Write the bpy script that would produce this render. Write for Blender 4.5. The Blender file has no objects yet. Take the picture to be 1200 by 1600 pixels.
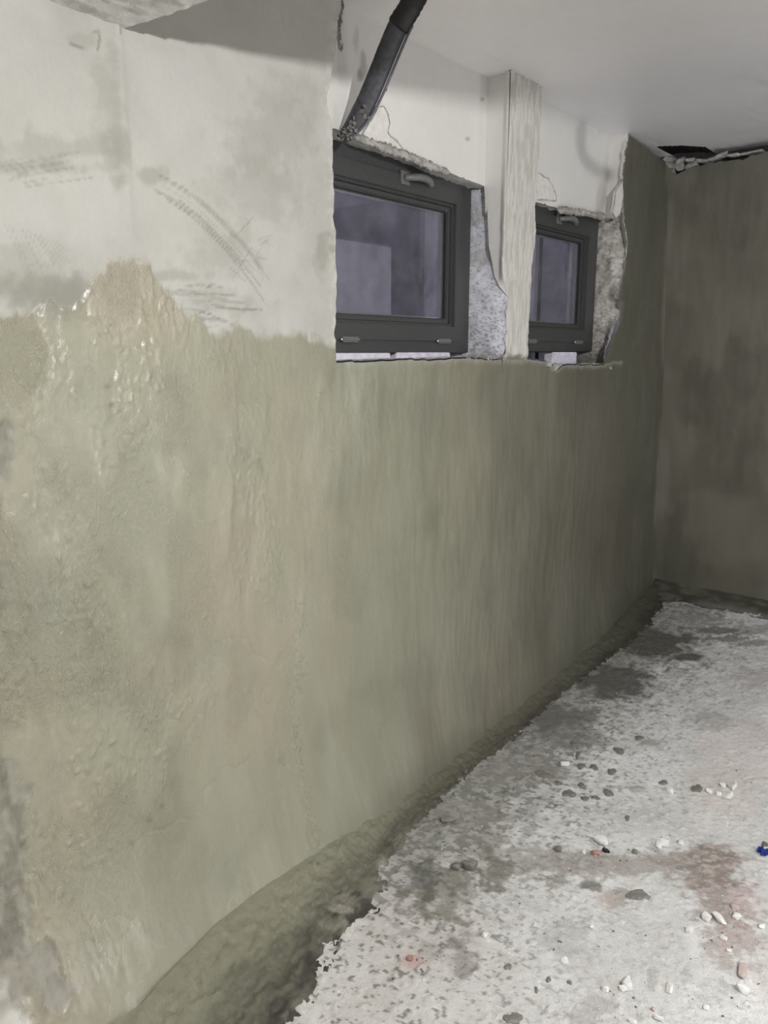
import bpy, bmesh, math, random
import numpy as np
from mathutils import Vector, Matrix

# ------------------------------------------------------------------ camera, light, exposure
scene = bpy.context.scene
COL = scene.collection
FOC, CAMH, CAMD = 1200.0, 1.57, 1.60            # focal length in px of a 1200x1600 frame
PITCH = math.atan(250 / FOC); YAW = math.atan(1030 / math.hypot(FOC, 250))
FW = np.array([math.cos(YAW) * math.cos(PITCH), math.sin(YAW) * math.cos(PITCH), -math.sin(PITCH)])
RT = np.array([math.sin(YAW), -math.cos(YAW), 0.0]); UP = np.cross(RT, FW)
CAM = np.array([0.0, -CAMD, CAMH])
cd = bpy.data.cameras.new('camera'); cam = bpy.data.objects.new('camera', cd); COL.objects.link(cam)
cd.sensor_fit = 'VERTICAL'; cd.sensor_height = 32.0; cd.lens = 32.0 * FOC / 1600.0; cd.clip_start = 0.02
m = Matrix.Identity(4)
for i in range(3):
    m[i][0] = RT[i]; m[i][1] = UP[i]; m[i][2] = -FW[i]; m[i][3] = CAM[i]
cam.matrix_world = m
scene.camera = cam

world = bpy.data.worlds.new('night_sky'); scene.world = world; world.use_nodes = True
bg = world.node_tree.nodes['Background']; bg.inputs[0].default_value = (0.60, 0.585, 0.71, 1); bg.inputs[1].default_value = 1.7

def lamp(name, loc, power, radius, color):
    l = bpy.data.lights.new(name, 'POINT'); l.energy = power; l.shadow_soft_size = radius; l.color = color
    o = bpy.data.objects.new(name, l); COL.objects.link(o); o.location = loc
    return o
LMP = np.array([0.76, -2.15, 2.16])
lamp('work_lamp', LMP, 122, 0.015, (1.0, 0.985, 0.955))
lamp('far_room_fill', (3.6, -3.0, 1.25), 30, 0.12, (0.93, 0.95, 1.0))  # unseen fill light added to lift the far floor and ceiling
lamp('low_lamp', (1.95, -2.35, 0.70), 20, 0.015, (1.0, 0.985, 0.97))
vs = scene.view_settings
vs.view_transform = 'Standard'; vs.look = 'None'; vs.gamma = 1; vs.use_curve_mapping = False; vs.exposure = 0.03

# ------------------------------------------------------------------ helpers
def ray(u, v): return FW + RT * (u - 600) / FOC + UP * (800 - v) / FOC
def on(axis, val, u, v):
    d = ray(u, v); return CAM + (val - CAM[axis]) / d[axis] * d
def wl(u, v, y=0.0): p = on(1, y, u, v); return p[0], p[2]
def sm(a, b, x): t = np.clip((x - a) / (b - a), 0, 1); return t * t * (3 - 2 * t)
_tab = {}
def vn(x, y, seed=0):
    x = np.asarray(x, float); y = np.asarray(y, float)
    if seed not in _tab: _tab[seed] = np.random.RandomState(seed + 11).rand(256, 256)
    T = _tab[seed]; xi = np.floor(x).astype(int); yi = np.floor(y).astype(int)
    fx = x - xi; fy = y - yi; fx = fx ** 3 * (fx * (fx * 6 - 15) + 10); fy = fy ** 3 * (fy * (fy * 6 - 15) + 10)
    g = lambda i, j: T[(xi + i) & 255, (yi + j) & 255]
    return (g(0, 0) * (1 - fx) + g(1, 0) * fx) * (1 - fy) + (g(0, 1) * (1 - fx) + g(1, 1) * fx) * fy
def fbm(x, y, seed=0, o=4):
    s = 0; a = 1; t = 0
    for i in range(o):
        c_, s_ = math.cos(.6 * i), math.sin(.6 * i); f = 2.07 ** i
        s = s + a * vn((x * c_ - y * s_) * f + 17.3 * i, (x * s_ + y * c_) * f + 5.1 * i, seed + i); t += a; a *= .55
    return s / t
def mix(a, b, t): return a + (b - a) * np.asarray(t)[..., None]
def C(*c): return np.array(c, float)

FX = [-2, 2.45, 3.1, 3.8, 4.4, 6]; FZ = [0, 0, .045, .12, .19, .22]
def gz(x, y=0): return np.interp(x, FX, FZ)
def fl(u, v):
    z = 0.0
    for _ in range(12): p = on(2, z, u, v); z = .5 * z + .5 * float(gz(p[0]))
    return p

def tag(o, label=None, cat=None, group=None, kind=None):
    if label: o['label'] = label
    if cat: o['category'] = cat
    if group: o['group'] = group
    if kind: o['kind'] = kind
    return o
def link(name, me, mat=None, parent=None, smooth=True):
    if mat: me.materials.append(mat)
    if smooth: me.polygons.foreach_set('use_smooth', [True] * len(me.polygons))
    o = bpy.data.objects.new(name, me); COL.objects.link(o); o.parent = parent
    return o
def grid(name, P, mat, col=None, rgh=None, keep=None, parent=None, flip=False, smooth=True, extra=()):
    """P (rows, cols, 3); keep (rows-1, cols-1) bool; extra = list of other (P,col,rgh) patches joined in"""
    V = []; F = []; CC = []; RR = []; base = 0
    for (p, c, r, k, fp) in [(P, col, rgh, keep, flip)] + [tuple(e) for e in extra]:
        nr, nc = p.shape[:2]; idx = np.arange(nr * nc).reshape(nr, nc) + base
        q = np.stack([idx[:-1, :-1], idx[:-1, 1:], idx[1:, 1:], idx[1:, :-1]], -1)
        if fp: q = q[..., ::-1]
        q = q[k] if k is not None else q.reshape(-1, 4)
        V.append(p.reshape(-1, 3)); F.append(q)
        c = np.asarray(c if c is not None else C(.5, .5, .5))
        if c.shape[-1] == 3: c = np.concatenate([c, np.ones(c.shape[:-1] + (1,))], -1)
        CC.append(np.broadcast_to(c, p.shape[:2] + (4,)).reshape(-1, 4))
        RR.append(np.broadcast_to(r if r is not None else .7, p.shape[:2]).reshape(-1)); base += nr * nc
    V = np.concatenate(V); F = np.concatenate(F); CC = np.concatenate(CC); RR = np.concatenate(RR)
    used = np.zeros(len(V), bool); used[F.ravel()] = True; rm = np.cumsum(used) - 1
    V = V[used]; CC = CC[used]; RR = RR[used]; F = rm[F]
    me = bpy.data.meshes.new(name); n = len(F)
    me.vertices.add(len(V)); me.vertices.foreach_set('co', V.astype(np.float32).ravel())
    me.loops.add(4 * n); me.loops.foreach_set('vertex_index', F.astype(np.int32).ravel())
    me.polygons.add(n); me.polygons.foreach_set('loop_start', np.arange(0, 4 * n, 4, dtype=np.int32))
    me.update(calc_edges=True)
    a = me.attributes.new('tone', 'FLOAT_COLOR', 'POINT')
    a.data.foreach_set('color', np.clip(CC, 0, 8).astype(np.float32).ravel())
    a = me.attributes.new('dryness', 'FLOAT', 'POINT'); a.data.foreach_set('value', np.clip(RR, 0.02, 1).astype(np.float32))
    return link(name, me, mat, parent, smooth)

def node_mat(name):
    M = bpy.data.materials.new(name); M.use_nodes = True; nt = M.node_tree
    return M, nt, nt.nodes['Principled BSDF']
def N(nt, t, **kw):
    n = nt.nodes.new(t)
    for k, v in kw.items():
        if k in n.inputs: n.inputs[k].default_value = v
        else: setattr(n, k, v)
    return n
def plaster_mat(name, scales=((60, .5), (260, .5)), bump=.35, dist=.003, speck=.10, stretch=(1, 1, 1), spec=.5, rnoise=.12):
    """surface colour and dryness come from the mesh; grain, fine relief and gloss variation from noise"""
    M, nt, B = node_mat(name); L = nt.links
    tc = N(nt, 'ShaderNodeNewGeometry'); mp = N(nt, 'ShaderNodeMapping'); mp.inputs['Scale'].default_value = stretch
    L.new(tc.outputs['Position'], mp.inputs[0])
    at = N(nt, 'ShaderNodeAttribute', attribute_name='tone'); ar = N(nt, 'ShaderNodeAttribute', attribute_name='dryness')
    tot = None; 
    for s, w in scales:
        n = N(nt, 'ShaderNodeTexNoise', Scale=s, Detail=4.0, Roughness=.6); L.new(mp.outputs[0], n.inputs['Vector'])
        mm = N(nt, 'ShaderNodeMath', operation='MULTIPLY'); L.new(n.outputs['Fac'], mm.inputs[0]); mm.inputs[1].default_value = w
        if tot is None: tot = mm.outputs[0]; n0 = n
        else:
            ad = N(nt, 'ShaderNodeMath', operation='ADD'); L.new(tot, ad.inputs[0]); L.new(mm.outputs[0], ad.inputs[1]); tot = ad.outputs[0]
    mr = N(nt, 'ShaderNodeMapRange'); L.new(tot, mr.inputs[0]); mr.inputs[1].default_value = .3; mr.inputs[2].default_value = .7
    mr.inputs[3].default_value = 1 - speck; mr.inputs[4].default_value = 1 + speck
    vm = N(nt, 'ShaderNodeVectorMath', operation='SCALE'); L.new(at.outputs['Color'], vm.inputs[0]); L.new(mr.outputs[0], vm.inputs['Scale'])
    L.new(vm.outputs[0], B.inputs['Base Color'])
    bp = N(nt, 'ShaderNodeBump', Strength=bump, Distance=dist); dm_ = N(nt, 'ShaderNodeMath', operation='MULTIPLY'); L.new(at.outputs['Alpha'], dm_.inputs[0]); dm_.inputs[1].default_value = dist; L.new(dm_.outputs[0], bp.inputs['Distance']); L.new(tot, bp.inputs['Height']); L.new(bp.outputs[0], B.inputs['Normal'])
    r1 = N(nt, 'ShaderNodeMath', operation='MULTIPLY_ADD'); L.new(n0.outputs['Fac'], r1.inputs[0]); r1.inputs[1].default_value = rnoise
    L.new(ar.outputs['Fac'], r1.inputs[2]); L.new(r1.outputs[0], B.inputs['Roughness'])
    B.inputs['Specular IOR Level'].default_value = spec
    return M
def plain(name, col, rough=.5, metal=0, bump=0, scale=80, var=.08, spec=.5):
    M, nt, B = node_mat(name); L = nt.links
    tc = N(nt, 'ShaderNodeTexCoord'); n = N(nt, 'ShaderNodeTexNoise', Scale=scale, Detail=5.0); L.new(tc.outputs['Object'], n.inputs['Vector'])
    mr = N(nt, 'ShaderNodeMapRange'); L.new(n.outputs['Fac'], mr.inputs[0]); mr.inputs[1].default_value = .3; mr.inputs[2].default_value = .7
    mr.inputs[3].default_value = 1 - var; mr.inputs[4].default_value = 1 + var
    vm = N(nt, 'ShaderNodeVectorMath', operation='SCALE'); vm.inputs[0].default_value = col; L.new(mr.outputs[0], vm.inputs['Scale'])
    L.new(vm.outputs[0], B.inputs['Base Color']); B.inputs['Roughness'].default_value = rough; B.inputs['Metallic'].default_value = metal
    B.inputs['Specular IOR Level'].default_value = spec
    if bump:
        b = N(nt, 'ShaderNodeBump', Strength=bump, Distance=.002); L.new(n.outputs['Fac'], b.inputs['Height']); L.new(b.outputs[0], B.inputs['Normal'])
    return M

M_wall = plaster_mat('wet_mortar', ((110, .6), (330, .4)), .8, .0014, .045, (1, 1, .6), .85, .04)
M_dark = plaster_mat('fresh_cove_mortar', ((45, .6), (190, .4)), .8, .006, .16, (1, 1, 1), .4, .2)
M_floor = plaster_mat('dusty_concrete', ((60, .45), (210, .55)), .9, .006, .13, (1, 1, 1), .2, .1)
M_ceil = plaster_mat('ceiling_paint', ((20, .6), (110, .4)), .28, .003, .025, (1, 1, 1), .5, .08)
M_niche = plaster_mat('painted_plaster', ((30, .6), (160, .4)), .22, .002, .03, (1, 1, .6), .4, .1)
M_rough = plaster_mat('hacked_gypsum', ((55, .5), (170, .5)), .9, .007, .14, (1, 1, 1), .2, .1)
M_metal = plain('grey_frame', (.058, .060, .061), .42, 0, .12, 160, .12)
M_seal = plain('black_rubber_seal', (.012, .012, .012), .5)
M_handle = plain('dark_handle', (.17, .17, .17), .35, 0, .1, 120, .2)
M_alu = plain('aluminium_spacer', (.6, .6, .62), .25, .9)
M_cable = plain('dusty_black_rubber', (.058, .058, .068), .42, 0, .5, 70, .35)
M_cable2 = plain('black_cable_sheath', (.13, .13, .16), .38, 0, .2, 90, .2)
M_tape = plain('black_tape', (.016, .015, .016), .48, 0, .4, 60, .3)
M_white = plain('white_plaster_rubble', (.82, .82, .815), .9, 0, .8, 60, .10)
M_grey = plain('grey_mortar_rubble', (.20, .195, .18), .85, 0, .8, 60, .2)
M_dab = plain('wet_mortar_dab', (.20, .197, .178), .6, 0, .8, 60, .2)
M_brick = plain('brick_rubble', (.40, .235, .20), .9, 0, .8, 70, .2)
M_pink = plain('pinkish_rubble', (.54, .45, .43), .9, 0, .8, 70, .15)
M_blue = plain('blue_plastic', (.03, .07, .42), .35, 0, .3, 60, .2)
M_stone = plain('exposed_masonry', (.40, .39, .37), .9, 0, 1, 40, .25)
M_gap = plain('dark_gap_backing', (.05, .048, .045), .95, 0, .6, 40, .3)
M_glass, nt, B = node_mat('window_glass')
for n in list(nt.nodes):
    if n.type != 'OUTPUT_MATERIAL': nt.nodes.remove(n)
tr = N(nt, 'ShaderNodeBsdfTransparent'); tr.inputs[0].default_value = (.94, .94, .965, 1)
gl = N(nt, 'ShaderNodeBsdfGlossy', Roughness=.04); lw_ = N(nt, 'ShaderNodeLayerWeight', Blend=.5); pw_ = N(nt, 'ShaderNodeMath', operation='POWER'); nt.links.new(lw_.outputs['Facing'], pw_.inputs[0]); pw_.inputs[1].default_value = 4.0
fr = N(nt, 'ShaderNodeMath', operation='MULTIPLY_ADD'); nt.links.new(pw_.outputs[0], fr.inputs[0]); fr.inputs[1].default_value = .6; fr.inputs[2].default_value = .04
df = N(nt, 'ShaderNodeBsdfDiffuse'); df.inputs[0].default_value = (.5, .5, .56, 1)
nz = N(nt, 'ShaderNodeTexNoise', Scale=6.0, Detail=8.0, Roughness=.65); tcg = N(nt, 'ShaderNodeTexCoord'); nt.links.new(tcg.outputs['Object'], nz.inputs['Vector'])
mrg = N(nt, 'ShaderNodeMapRange'); nt.links.new(nz.outputs['Fac'], mrg.inputs[0]); mrg.inputs[1].default_value = .38; mrg.inputs[2].default_value = .75; mrg.inputs[3].default_value = .015; mrg.inputs[4].default_value = .10
x1 = N(nt, 'ShaderNodeMixShader'); x2 = N(nt, 'ShaderNodeMixShader')
nt.links.new(mrg.outputs[0], x1.inputs[0]); nt.links.new(tr.outputs[0], x1.inputs[1]); nt.links.new(df.outputs[0], x1.inputs[2])
nt.links.new(fr.outputs[0], x2.inputs[0]); nt.links.new(x1.outputs[0], x2.inputs[1]); nt.links.new(gl.outputs[0], x2.inputs[2])
nt.links.new(x2.outputs[0], nt.nodes['Material Output'].inputs[0])

# ------------------------------------------------------------------ outlines measured on the wall plane
CEIL = 2.56
def curve(pts, y=0.0):
    a = sorted((wl(u, v, y)[::-1] for u, v in pts)); zz = np.array([q[0] for q in a]); xx = np.array([q[1] for q in a])
    return lambda z: np.interp(z, zz, xx)
e1_ = curve([(530, 0), (523, 33), (522, 77), (518, 110), (511, 147), (513, 173), (518, 200), (520, 233), (523, 287), (521, 334), (524, 355), (523, 377), (523, 456), (524, 510), (524, 553), (526, 563)])
p1_ = curve([(796, 112), (793, 217), (790, 313), (788, 377), (786, 425), (792, 456), (791, 488), (790, 536), (785, 560)])
p2_ = curve([(845, 131), (842, 217), (838, 281), (835, 313), (836, 345), (835, 370), (830, 409), (828, 472), (825, 520), (825, 562)])
e2_ = curve([(980, 214), (974, 243), (971, 281), (972, 345), (978, 370), (977, 390), (972, 425), (964, 463), (969, 472), (967, 495), (958, 511), (951, 536), (942, 562)])
jag = lambda z, s, a: a * (fbm(z * 45, z * 0 + s, s, 3) - .5)
e1 = lambda z: e1_(z) + jag(z, 1, .009) + .020 * (fbm(z * 11, z * 0 + 3, 12, 5) - .5); p1 = lambda z: p1_(z) + jag(z, 2, .012) * sm(2.2, 1.9, z)
p2 = lambda z: p2_(z) + jag(z, 3, .014); e2 = lambda z: e2_(z) + jag(z, 4, .03)
xc = lambda z: np.interp(z, [0, .26, 1.74, 2.505, 2.7], [4.45, 4.425, 4.265, 4.182, 4.17])
sl_ = [wl(u, v) for u, v in ((500, 566), (526, 566), (640, 563), (735, 561), (790, 563), (828, 562), (852, 565), (871, 578), (881, 570), (919, 571), (940, 571), (958, 566), (975, 566))]
sill = lambda x: np.interp(x, [q[0] for q in sl_], [q[1] for q in sl_]) + .010 * (fbm(x * 30, x * 0, 9, 3) - .5)
top_ = [wl(u, v) for u, v in ((978, 209), (985, 213), (1005, 226), (1022, 240), (1036, 252), (1046, 262))]
def topz(x):
    xs = [-3] + [q[0] for q in top_]; zs = [CEIL + .01] + [q[1] for q in top_]; zs[1] = CEIL + .01
    return np.interp(x, xs, zs) + .012 * (fbm(x * 40, x * 0, 21, 2) - .5) * (x > top_[1][0])
# where the wall meets the cove, and the cove's outer rim, both as y(x)
cv = [on(2, .05 + float(gz(x)), u, v) for (u, v, x) in ((235, 1600, .8), (350, 1472, 1.1), (450, 1392, 1.3), (520, 1335, 1.5), (600, 1270, 1.8), (700, 1185, 2.3), (800, 1108, 2.8), (900, 1030, 3.4), (970, 975, 3.9))]
cx_ = [-2] + [p[0] for p in cv] + [4.5]; cy_ = [cv[0][1]] + [p[1] for p in cv] + [0.0]
print('cove top', [tuple(np.round(p, 3)) for p in cv])
ov = [fl(u, v) for u, v in ((545, 1600), (570, 1500), (640, 1425), (652, 1345), (700, 1290), (760, 1240), (850, 1160), (915, 1098), (990, 1040), (1045, 1002), (1085, 962))]
print('cove rim', [tuple(np.round(p, 3)) for p in ov])
wallbase = lambda x: np.minimum(np.interp(x, cx_, cy_), 0.0) 
rim = lambda x: np.interp(x, [-2] + [p[0] for p in ov] + [4.5], [-.62] + [p[1] for p in ov] + [-.12])
covetop = lambda x: gz(x) + .05

GREEN = C(.300, .297, .220); PEACH = C(.350, .322, .243); DRY = C(.44, .435, .405); MORTAR_FALLOFF = C(.088, .086, .064); PALE = C(.60, .595, .55)

def axes(x, z, u, v, ru, rv, y=0.0, floor=False):
    f = (lambda a, b: np.array(fl(a, b))[[0, 1]]) if floor else (lambda a, b: np.array(wl(a, b, y)))
    c = f(u, v); a = (f(u + 3, v) - c) / 3 * ru; b = (f(u, v + 3) - c) / 3 * rv
    Mi = np.linalg.inv(np.array([a, b]).T); dx = x - c[0]; dz = z - c[1]
    return Mi[0, 0] * dx + Mi[0, 1] * dz, Mi[1, 0] * dx + Mi[1, 1] * dz
def blot(x, z, u, v, ru, rv, rough=.5, soft=.3, seed=0, fs=30, **k):
    p, q = axes(x, z, u, v, ru, rv, **k)
    r = np.sqrt(p * p + q * q) + rough * (fbm(x * fs, z * fs, seed + 40, 4) - .5) * 2
    return sm(1 + soft, 1 - soft, r)
def scratch(x, z, pts, w, seed=0):
    """thin mark along image-measured points on the wall"""
    P = [wl(*p) for p in pts]; d = np.full(x.shape, 9.0)
    for a, b in zip(P[:-1], P[1:]):
        ax, az = a; bx, bz = b; L2 = (bx - ax) ** 2 + (bz - az) ** 2
        t = np.clip(((x - ax) * (bx - ax) + (z - az) * (bz - az)) / L2, 0, 1)
        d = np.minimum(d, np.hypot(x - ax - t * (bx - ax), z - az - t * (bz - az)))
    return sm(w * 1.5, w * .4, d) * sm(.1, .5, fbm(x * 25, z * 25, seed + 3, 3))

# ------------------------------------------------------------------ wall_left
def wall_axis():
    s = [np.linspace(-1.6, .55, 30)[:-1], np.linspace(.55, 1.685, 230)[:-1], np.linspace(1.685, 2.60, 170)[:-1],
         np.linspace(2.60, 2.84, 42)[:-1], np.linspace(2.84, 3.64, 110)[:-1], np.linspace(3.64, 4.3, 90)]
    return np.concatenate(s)
S = wall_axis(); kn = [-1.6, .55, 1.685, 2.60, 2.84, 3.64, 4.3]
T = np.concatenate([np.linspace(-.05, 1.56, 290)[:-1], np.linspace(1.56, CEIL + .01, 190)])
Z0 = np.broadcast_to(T[:, None], (len(T), len(S))).copy()
def mapx(z, s):
    out = np.empty_like(z)
    for i in range(z.shape[0]):
        zi = float(np.clip(T[i], 1.56, 2.6)); 
        k = [-1.6, .55, float(e1(zi)), float(p1(zi)), float(p2(zi)), float(e2(zi)), float(xc(T[i])) + .01]
        out[i] = np.interp(s, kn, k)
    return out
X = mapx(Z0, S)
below = T <= 1.56
sz = sill(X[below.sum()])
Z = np.where(below[:, None], -.05 + (Z0 + .05) * (sz + .05) / 1.61, sz + (Z0 - 1.56) * (topz(X) - sz) / (CEIL + .01 - 1.56))
in1 = (S >= 1.685 - 1e-6) & (S <= 2.60 + 1e-6); in2 = (S >= 2.84 - 1e-6) & (S <= 3.64 + 1e-6)
cutc = (in1[:-1] & in1[1:]) | (in2[:-1] & in2[1:])
cutr = T[:-1] >= 1.56 - 1e-6
keep = ~(cutr[:, None] & cutc[None, :])

flare = wallbase(X) * np.clip(1 - (Z - .03) / .62, 0, 1.15) ** 2.6
upper = None
# line between old dry render (above) and the new wet coat (below)
bl = [wl(u, v) for u, v in ((-200, 500), (0, 492), (60, 478), (100, 482), (140, 455), (165, 415), (195, 406), (232, 418), (262, 452), (275, 482), (312, 502), (345, 528), (372, 512), (400, 522), (430, 528), (470, 522), (500, 532), (530, 530), (700, 545))]
bx = [q[0] for q in bl]; bz = [q[1] for q in bl]
sd = Z - np.interp(X, bx, bz) + .05 * (fbm(X * 22, Z * 22, 5, 4) - .5) + .02 * (fbm(X * 90, Z * 20, 6, 3) - .5)
dry = sm(-.012, .016, sd) * (X < e1(np.clip(Z, 1.5, 2.6)) + .2)
wet = 1 - dry
pil = ((S > 2.59) & (S < 2.85))[None, :] & (Z > 1.5)
pilm = np.where(pil, sm(-.012, .02, Z - 1.552 + .045 * (fbm(X * 28, Z * 28, 8, 3) - .5)), 0.0)
yb = .030 * (fbm(X * 1.6, Z * 1.6, 31, 3) - .5) + .010 * (fbm(X * 6, Z * 3.2, 33, 3) - .5) + .0038 * (fbm(X * 22, Z * 7, 35, 3) - .5) * wet
ang = X - .10 * (1.0 - Z)                                    # brushing runs nearly upright
stroke = fbm(ang * 75, Z * 3.0, 50, 3) - .5
near = sm(1.6, .7, X)
yb += .0014 * stroke * wet * (.35 + 1.1 * near) + .0016 * (fbm(X * 80, Z * 80, 60, 2) - .5) * wet * near
lump = np.clip(vn((X - .1 * (1 - Z)) * 165, Z * 85, 171) - .60, 0, 1) * .0125 * sm(.42, .62, fbm(X * 6, Z * 3, 173, 4))
yb -= lump * wet * (near + .25 * sm(2.6, 1.4, X)) * sm(.0, .5, Z)
# overlapping trowel passes: shallow ledges running down the wall
for i, (u0, v0, u1, v1, a) in enumerate(((118, 500, 180, 870, .0022), (255, 610, 265, 760, .0015), (365, 610, 352, 900, .0018), (480, 760, 470, 1000, .0012), (640, 760, 655, 1050, .0016), (700, 700, 690, 1000, .0014), (770, 650, 765, 960, .0016), (855, 640, 850, 1000, .002), (165, 1130, 190, 1420, .0014), (330, 1180, 345, 1400, .0018), (900, 600, 890, 1000, .002))):
    xa, za = wl(u0, v0); xb, zb = wl(u1, v1); xl = xa + (Z - za) / (zb - za) * (xb - xa) + .012 * (fbm(Z * 9, Z * 0 + i, 71, 2) - .5)
    m_ = sm(zb - .05, zb + .08, Z) * sm(za + .05, za - .08, Z)
    yb += a * sm(0, .016, X - xl) * sm(.16, .0, X - xl) * m_ * .9
# wavy run marks near the foot of the wall at the far half
yb += .004 * (fbm(X * 26 - Z * 3, Z * 4.5, 77, 3) - .5) * sm(1.9, 2.6, X) * sm(1.3, .6, Z) * wet
# dry render: humps, a seam under the beam, scrape marks
yb += dry * (.006 * (fbm(X * 9, Z * 9, 81, 4) - .5)) + dry * .010 * np.exp(-((X - wl(188, 200)[0]) / .016) ** 2) * (-1) * sm(1.75, 1.95, Z)
step_ = sm(-.004, .010, sd + .004); yb -= .0022 * (1 - step_)           # the new coat stands proud of the old
yb -= .004 * pilm * (1 + .7 * (fbm(X * 120 + 3 * fbm(X * 20, Z * 12, 112, 3), Z * 16, 85, 3) - .5))
YW = flare + yb * (1 - .0 * X)
YW = np.where(pilm > .5, YW * .4 - .002, YW)
# colour
big = fbm(X * 2.1, Z * 1.5, 91, 3); med = fbm(X * 7, Z * 5, 93, 4); fib = fbm(ang * 40, Z * 4, 95, 3)
col = mix(GREEN, PEACH, sm(.40, .66, big) * .75 + .25 * sm(1.3, .7, X))  # random peach tone; near end also lightened in colour for the gloss
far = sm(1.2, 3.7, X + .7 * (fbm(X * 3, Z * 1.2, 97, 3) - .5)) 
col = mix(col, MORTAR_FALLOFF, far * .92)  # light falloff along the wall put into the colour, with wetter mortar
col = mix(col, col * .80, sm(.45, .75, med) * .55); col = col * (1 + .07 * (fib - .5))[..., None]
col = mix(col, C(.33, .34, .27), sm(.62, .74, fbm(X * 5, Z * 1.5, 99, 2)) * (1 - far) * .35)
dcol = DRY * (1 + .22 * (fbm(X * 3.5, Z * 3.5, 101, 4) - .5) + .10 * (fbm(X * 14, Z * 14, 102, 3) - .5))[..., None]
dcol = mix(dcol, C(.49, .49, .465), sm(.45, .70, fbm(X * 4.2, Z * 4.2, 103, 4)) * .7)
dark_patches = [(80, 462, 62, 26, .75), (165, 150, 22, 70, .35), (180, 250, 16, 36, .45), (420, 210, 60, 60, .28), (400, 290, 60, 50, .28), (90, 235, 75, 22, .34), (60, 262, 90, 9, .42),
                (510, 400, 13, 36, .55), (232, 275, 28, 12, .45), (340, 400, 42, 30, .30), (330, 470, 60, 22, .32), (130, 65, 16, 12, .3), (270, 432, 60, 8, .45), (460, 160, 30, 36, .2), (20, 420, 60, 30, .3)]
sc = C(.30, .295, .255)
for i, (u, v, ru, rv, a) in enumerate(dark_patches): dcol = mix(dcol, sc, blot(X, Z, u, v, ru, rv, 1.2, .6, i, 26) * min(1, a * 1.35))
rs = random.Random(4); ssum = np.zeros(X.shape)
for k in range(9):                                            # arc of scrape marks
    o = rs.uniform(-16, 16); st = rs.uniform(0, .35); pts = []
    for t in np.linspace(st, rs.uniform(.7, 1), 6):
        pts.append((235 + 185 * t ** .9 + o * .5, 285 + 175 * t ** 1.35 - o))
    ssum = np.maximum(ssum, scratch(X, Z, pts, .0022, k) * rs.uniform(.3, .75))
for k in range(26):                                           # flat dragging marks above the new coat
    u = rs.uniform(245, 345); v = rs.uniform(442, 510); w = rs.uniform(20, 70)
    ssum = np.maximum(ssum, scratch(X, Z, [(u, v), (u + w * .5, v + 2), (u + w, v + rs.uniform(0, 12))], .0022, k) * rs.uniform(.35, .9))
for k in range(12):
    u = rs.uniform(350, 410); v = rs.uniform(370, 430)
    ssum = np.maximum(ssum, scratch(X, Z, [(u, v), (u + rs.uniform(5, 30), v + rs.uniform(-30, 30))], .0016, k) * rs.uniform(.3, .7))
for k in range(9):
    v = 240 + k * 5; u = rs.uniform(-10, 40)
    ssum = np.maximum(ssum, scratch(X, Z, [(u, v + 12), (u + rs.uniform(60, 130), v - 2)], .0018, k) * rs.uniform(.2, .5))
for k in range(10):
    u = 30 + k * 9; ssum = np.maximum(ssum, scratch(X, Z, [(u - 25, 350 + k * 3), (u + 8, 420 + rs.uniform(-10, 10))], .0018, k) * rs.uniform(.15, .4))
for pts in (((150, 50), (153, 62), (150, 80)), ((143, 52), (152, 50)), ((110, 70), (128, 78)), ((183, 42), (182, 56))): ssum = np.maximum(ssum, scratch(X, Z, pts, .0028) * .8)
dcol = mix(dcol, C(.20, .19, .155), ssum * .9)
col = mix(col, dcol, dry); col = mix(col, C(.24, .235, .205), blot(X, Z, 85, 464, 48, 26, 1.0, .5, 61, 24) * .7); col = mix(col, C(.27, .265, .225), blot(X, Z, 40, 446, 60, 14, 1.1, .5, 62, 24) * .5)
YW += .002 * ssum * dry
pcol = mix(C(.52, .505, .47), C(.68, .665, .63), sm(.3, .7, fbm(X * 130 + 3 * fbm(X * 20, Z * 12, 112, 3), Z * 16, 111, 3))) * (1 + .12 * (med - .5))[..., None]
col = mix(col, pcol, pilm)
# damaged, still bare places at the left edge of the frame
bare = np.zeros(X.shape)
for i, (u, v, ru, rv) in enumerate(((8, 1300, 42, 80), (0, 1440, 34, 110), (50, 1490, 20, 45), (-20, 1230, 55, 50), (2, 700, 20, 45), (-30, 900, 40, 120))):
    bare = np.maximum(bare, blot(X, Z, u, v, ru, rv, 1.0, .35, 130 + i, 24))
col = mix(col, mix(C(.16, .155, .125), C(.30, .29, .25), sm(.35, .65, fbm(X * 40, Z * 16, 133, 4))), bare * .75)
col = mix(col, PALE, blot(X, Z, -15, 1580, 34, 50, .7, .3, 137, 20))
YW += .010 * bare * (fbm(X * 34, Z * 22, 135, 4) - .3)
for u, v in ((165, 605), (185, 643), (172, 632), (198, 1312), (228, 1277), (230, 588), (248, 1256)):
    b_ = blot(X, Z, u, v, 5, 4, .6, .4, u, 60); col = mix(col, C(.14, .14, .105), b_ * .5); YW += .001 * b_
edge1 = sm(.05, .0, np.abs(X - e1(np.clip(Z, 1.5, 2.6)))) * (Z > 1.58) * (X < 1.8)
col = mix(col, PALE, edge1 * sm(.45, .7, fbm(X * 50, Z * 50, 141, 3)) * .6)
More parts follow.
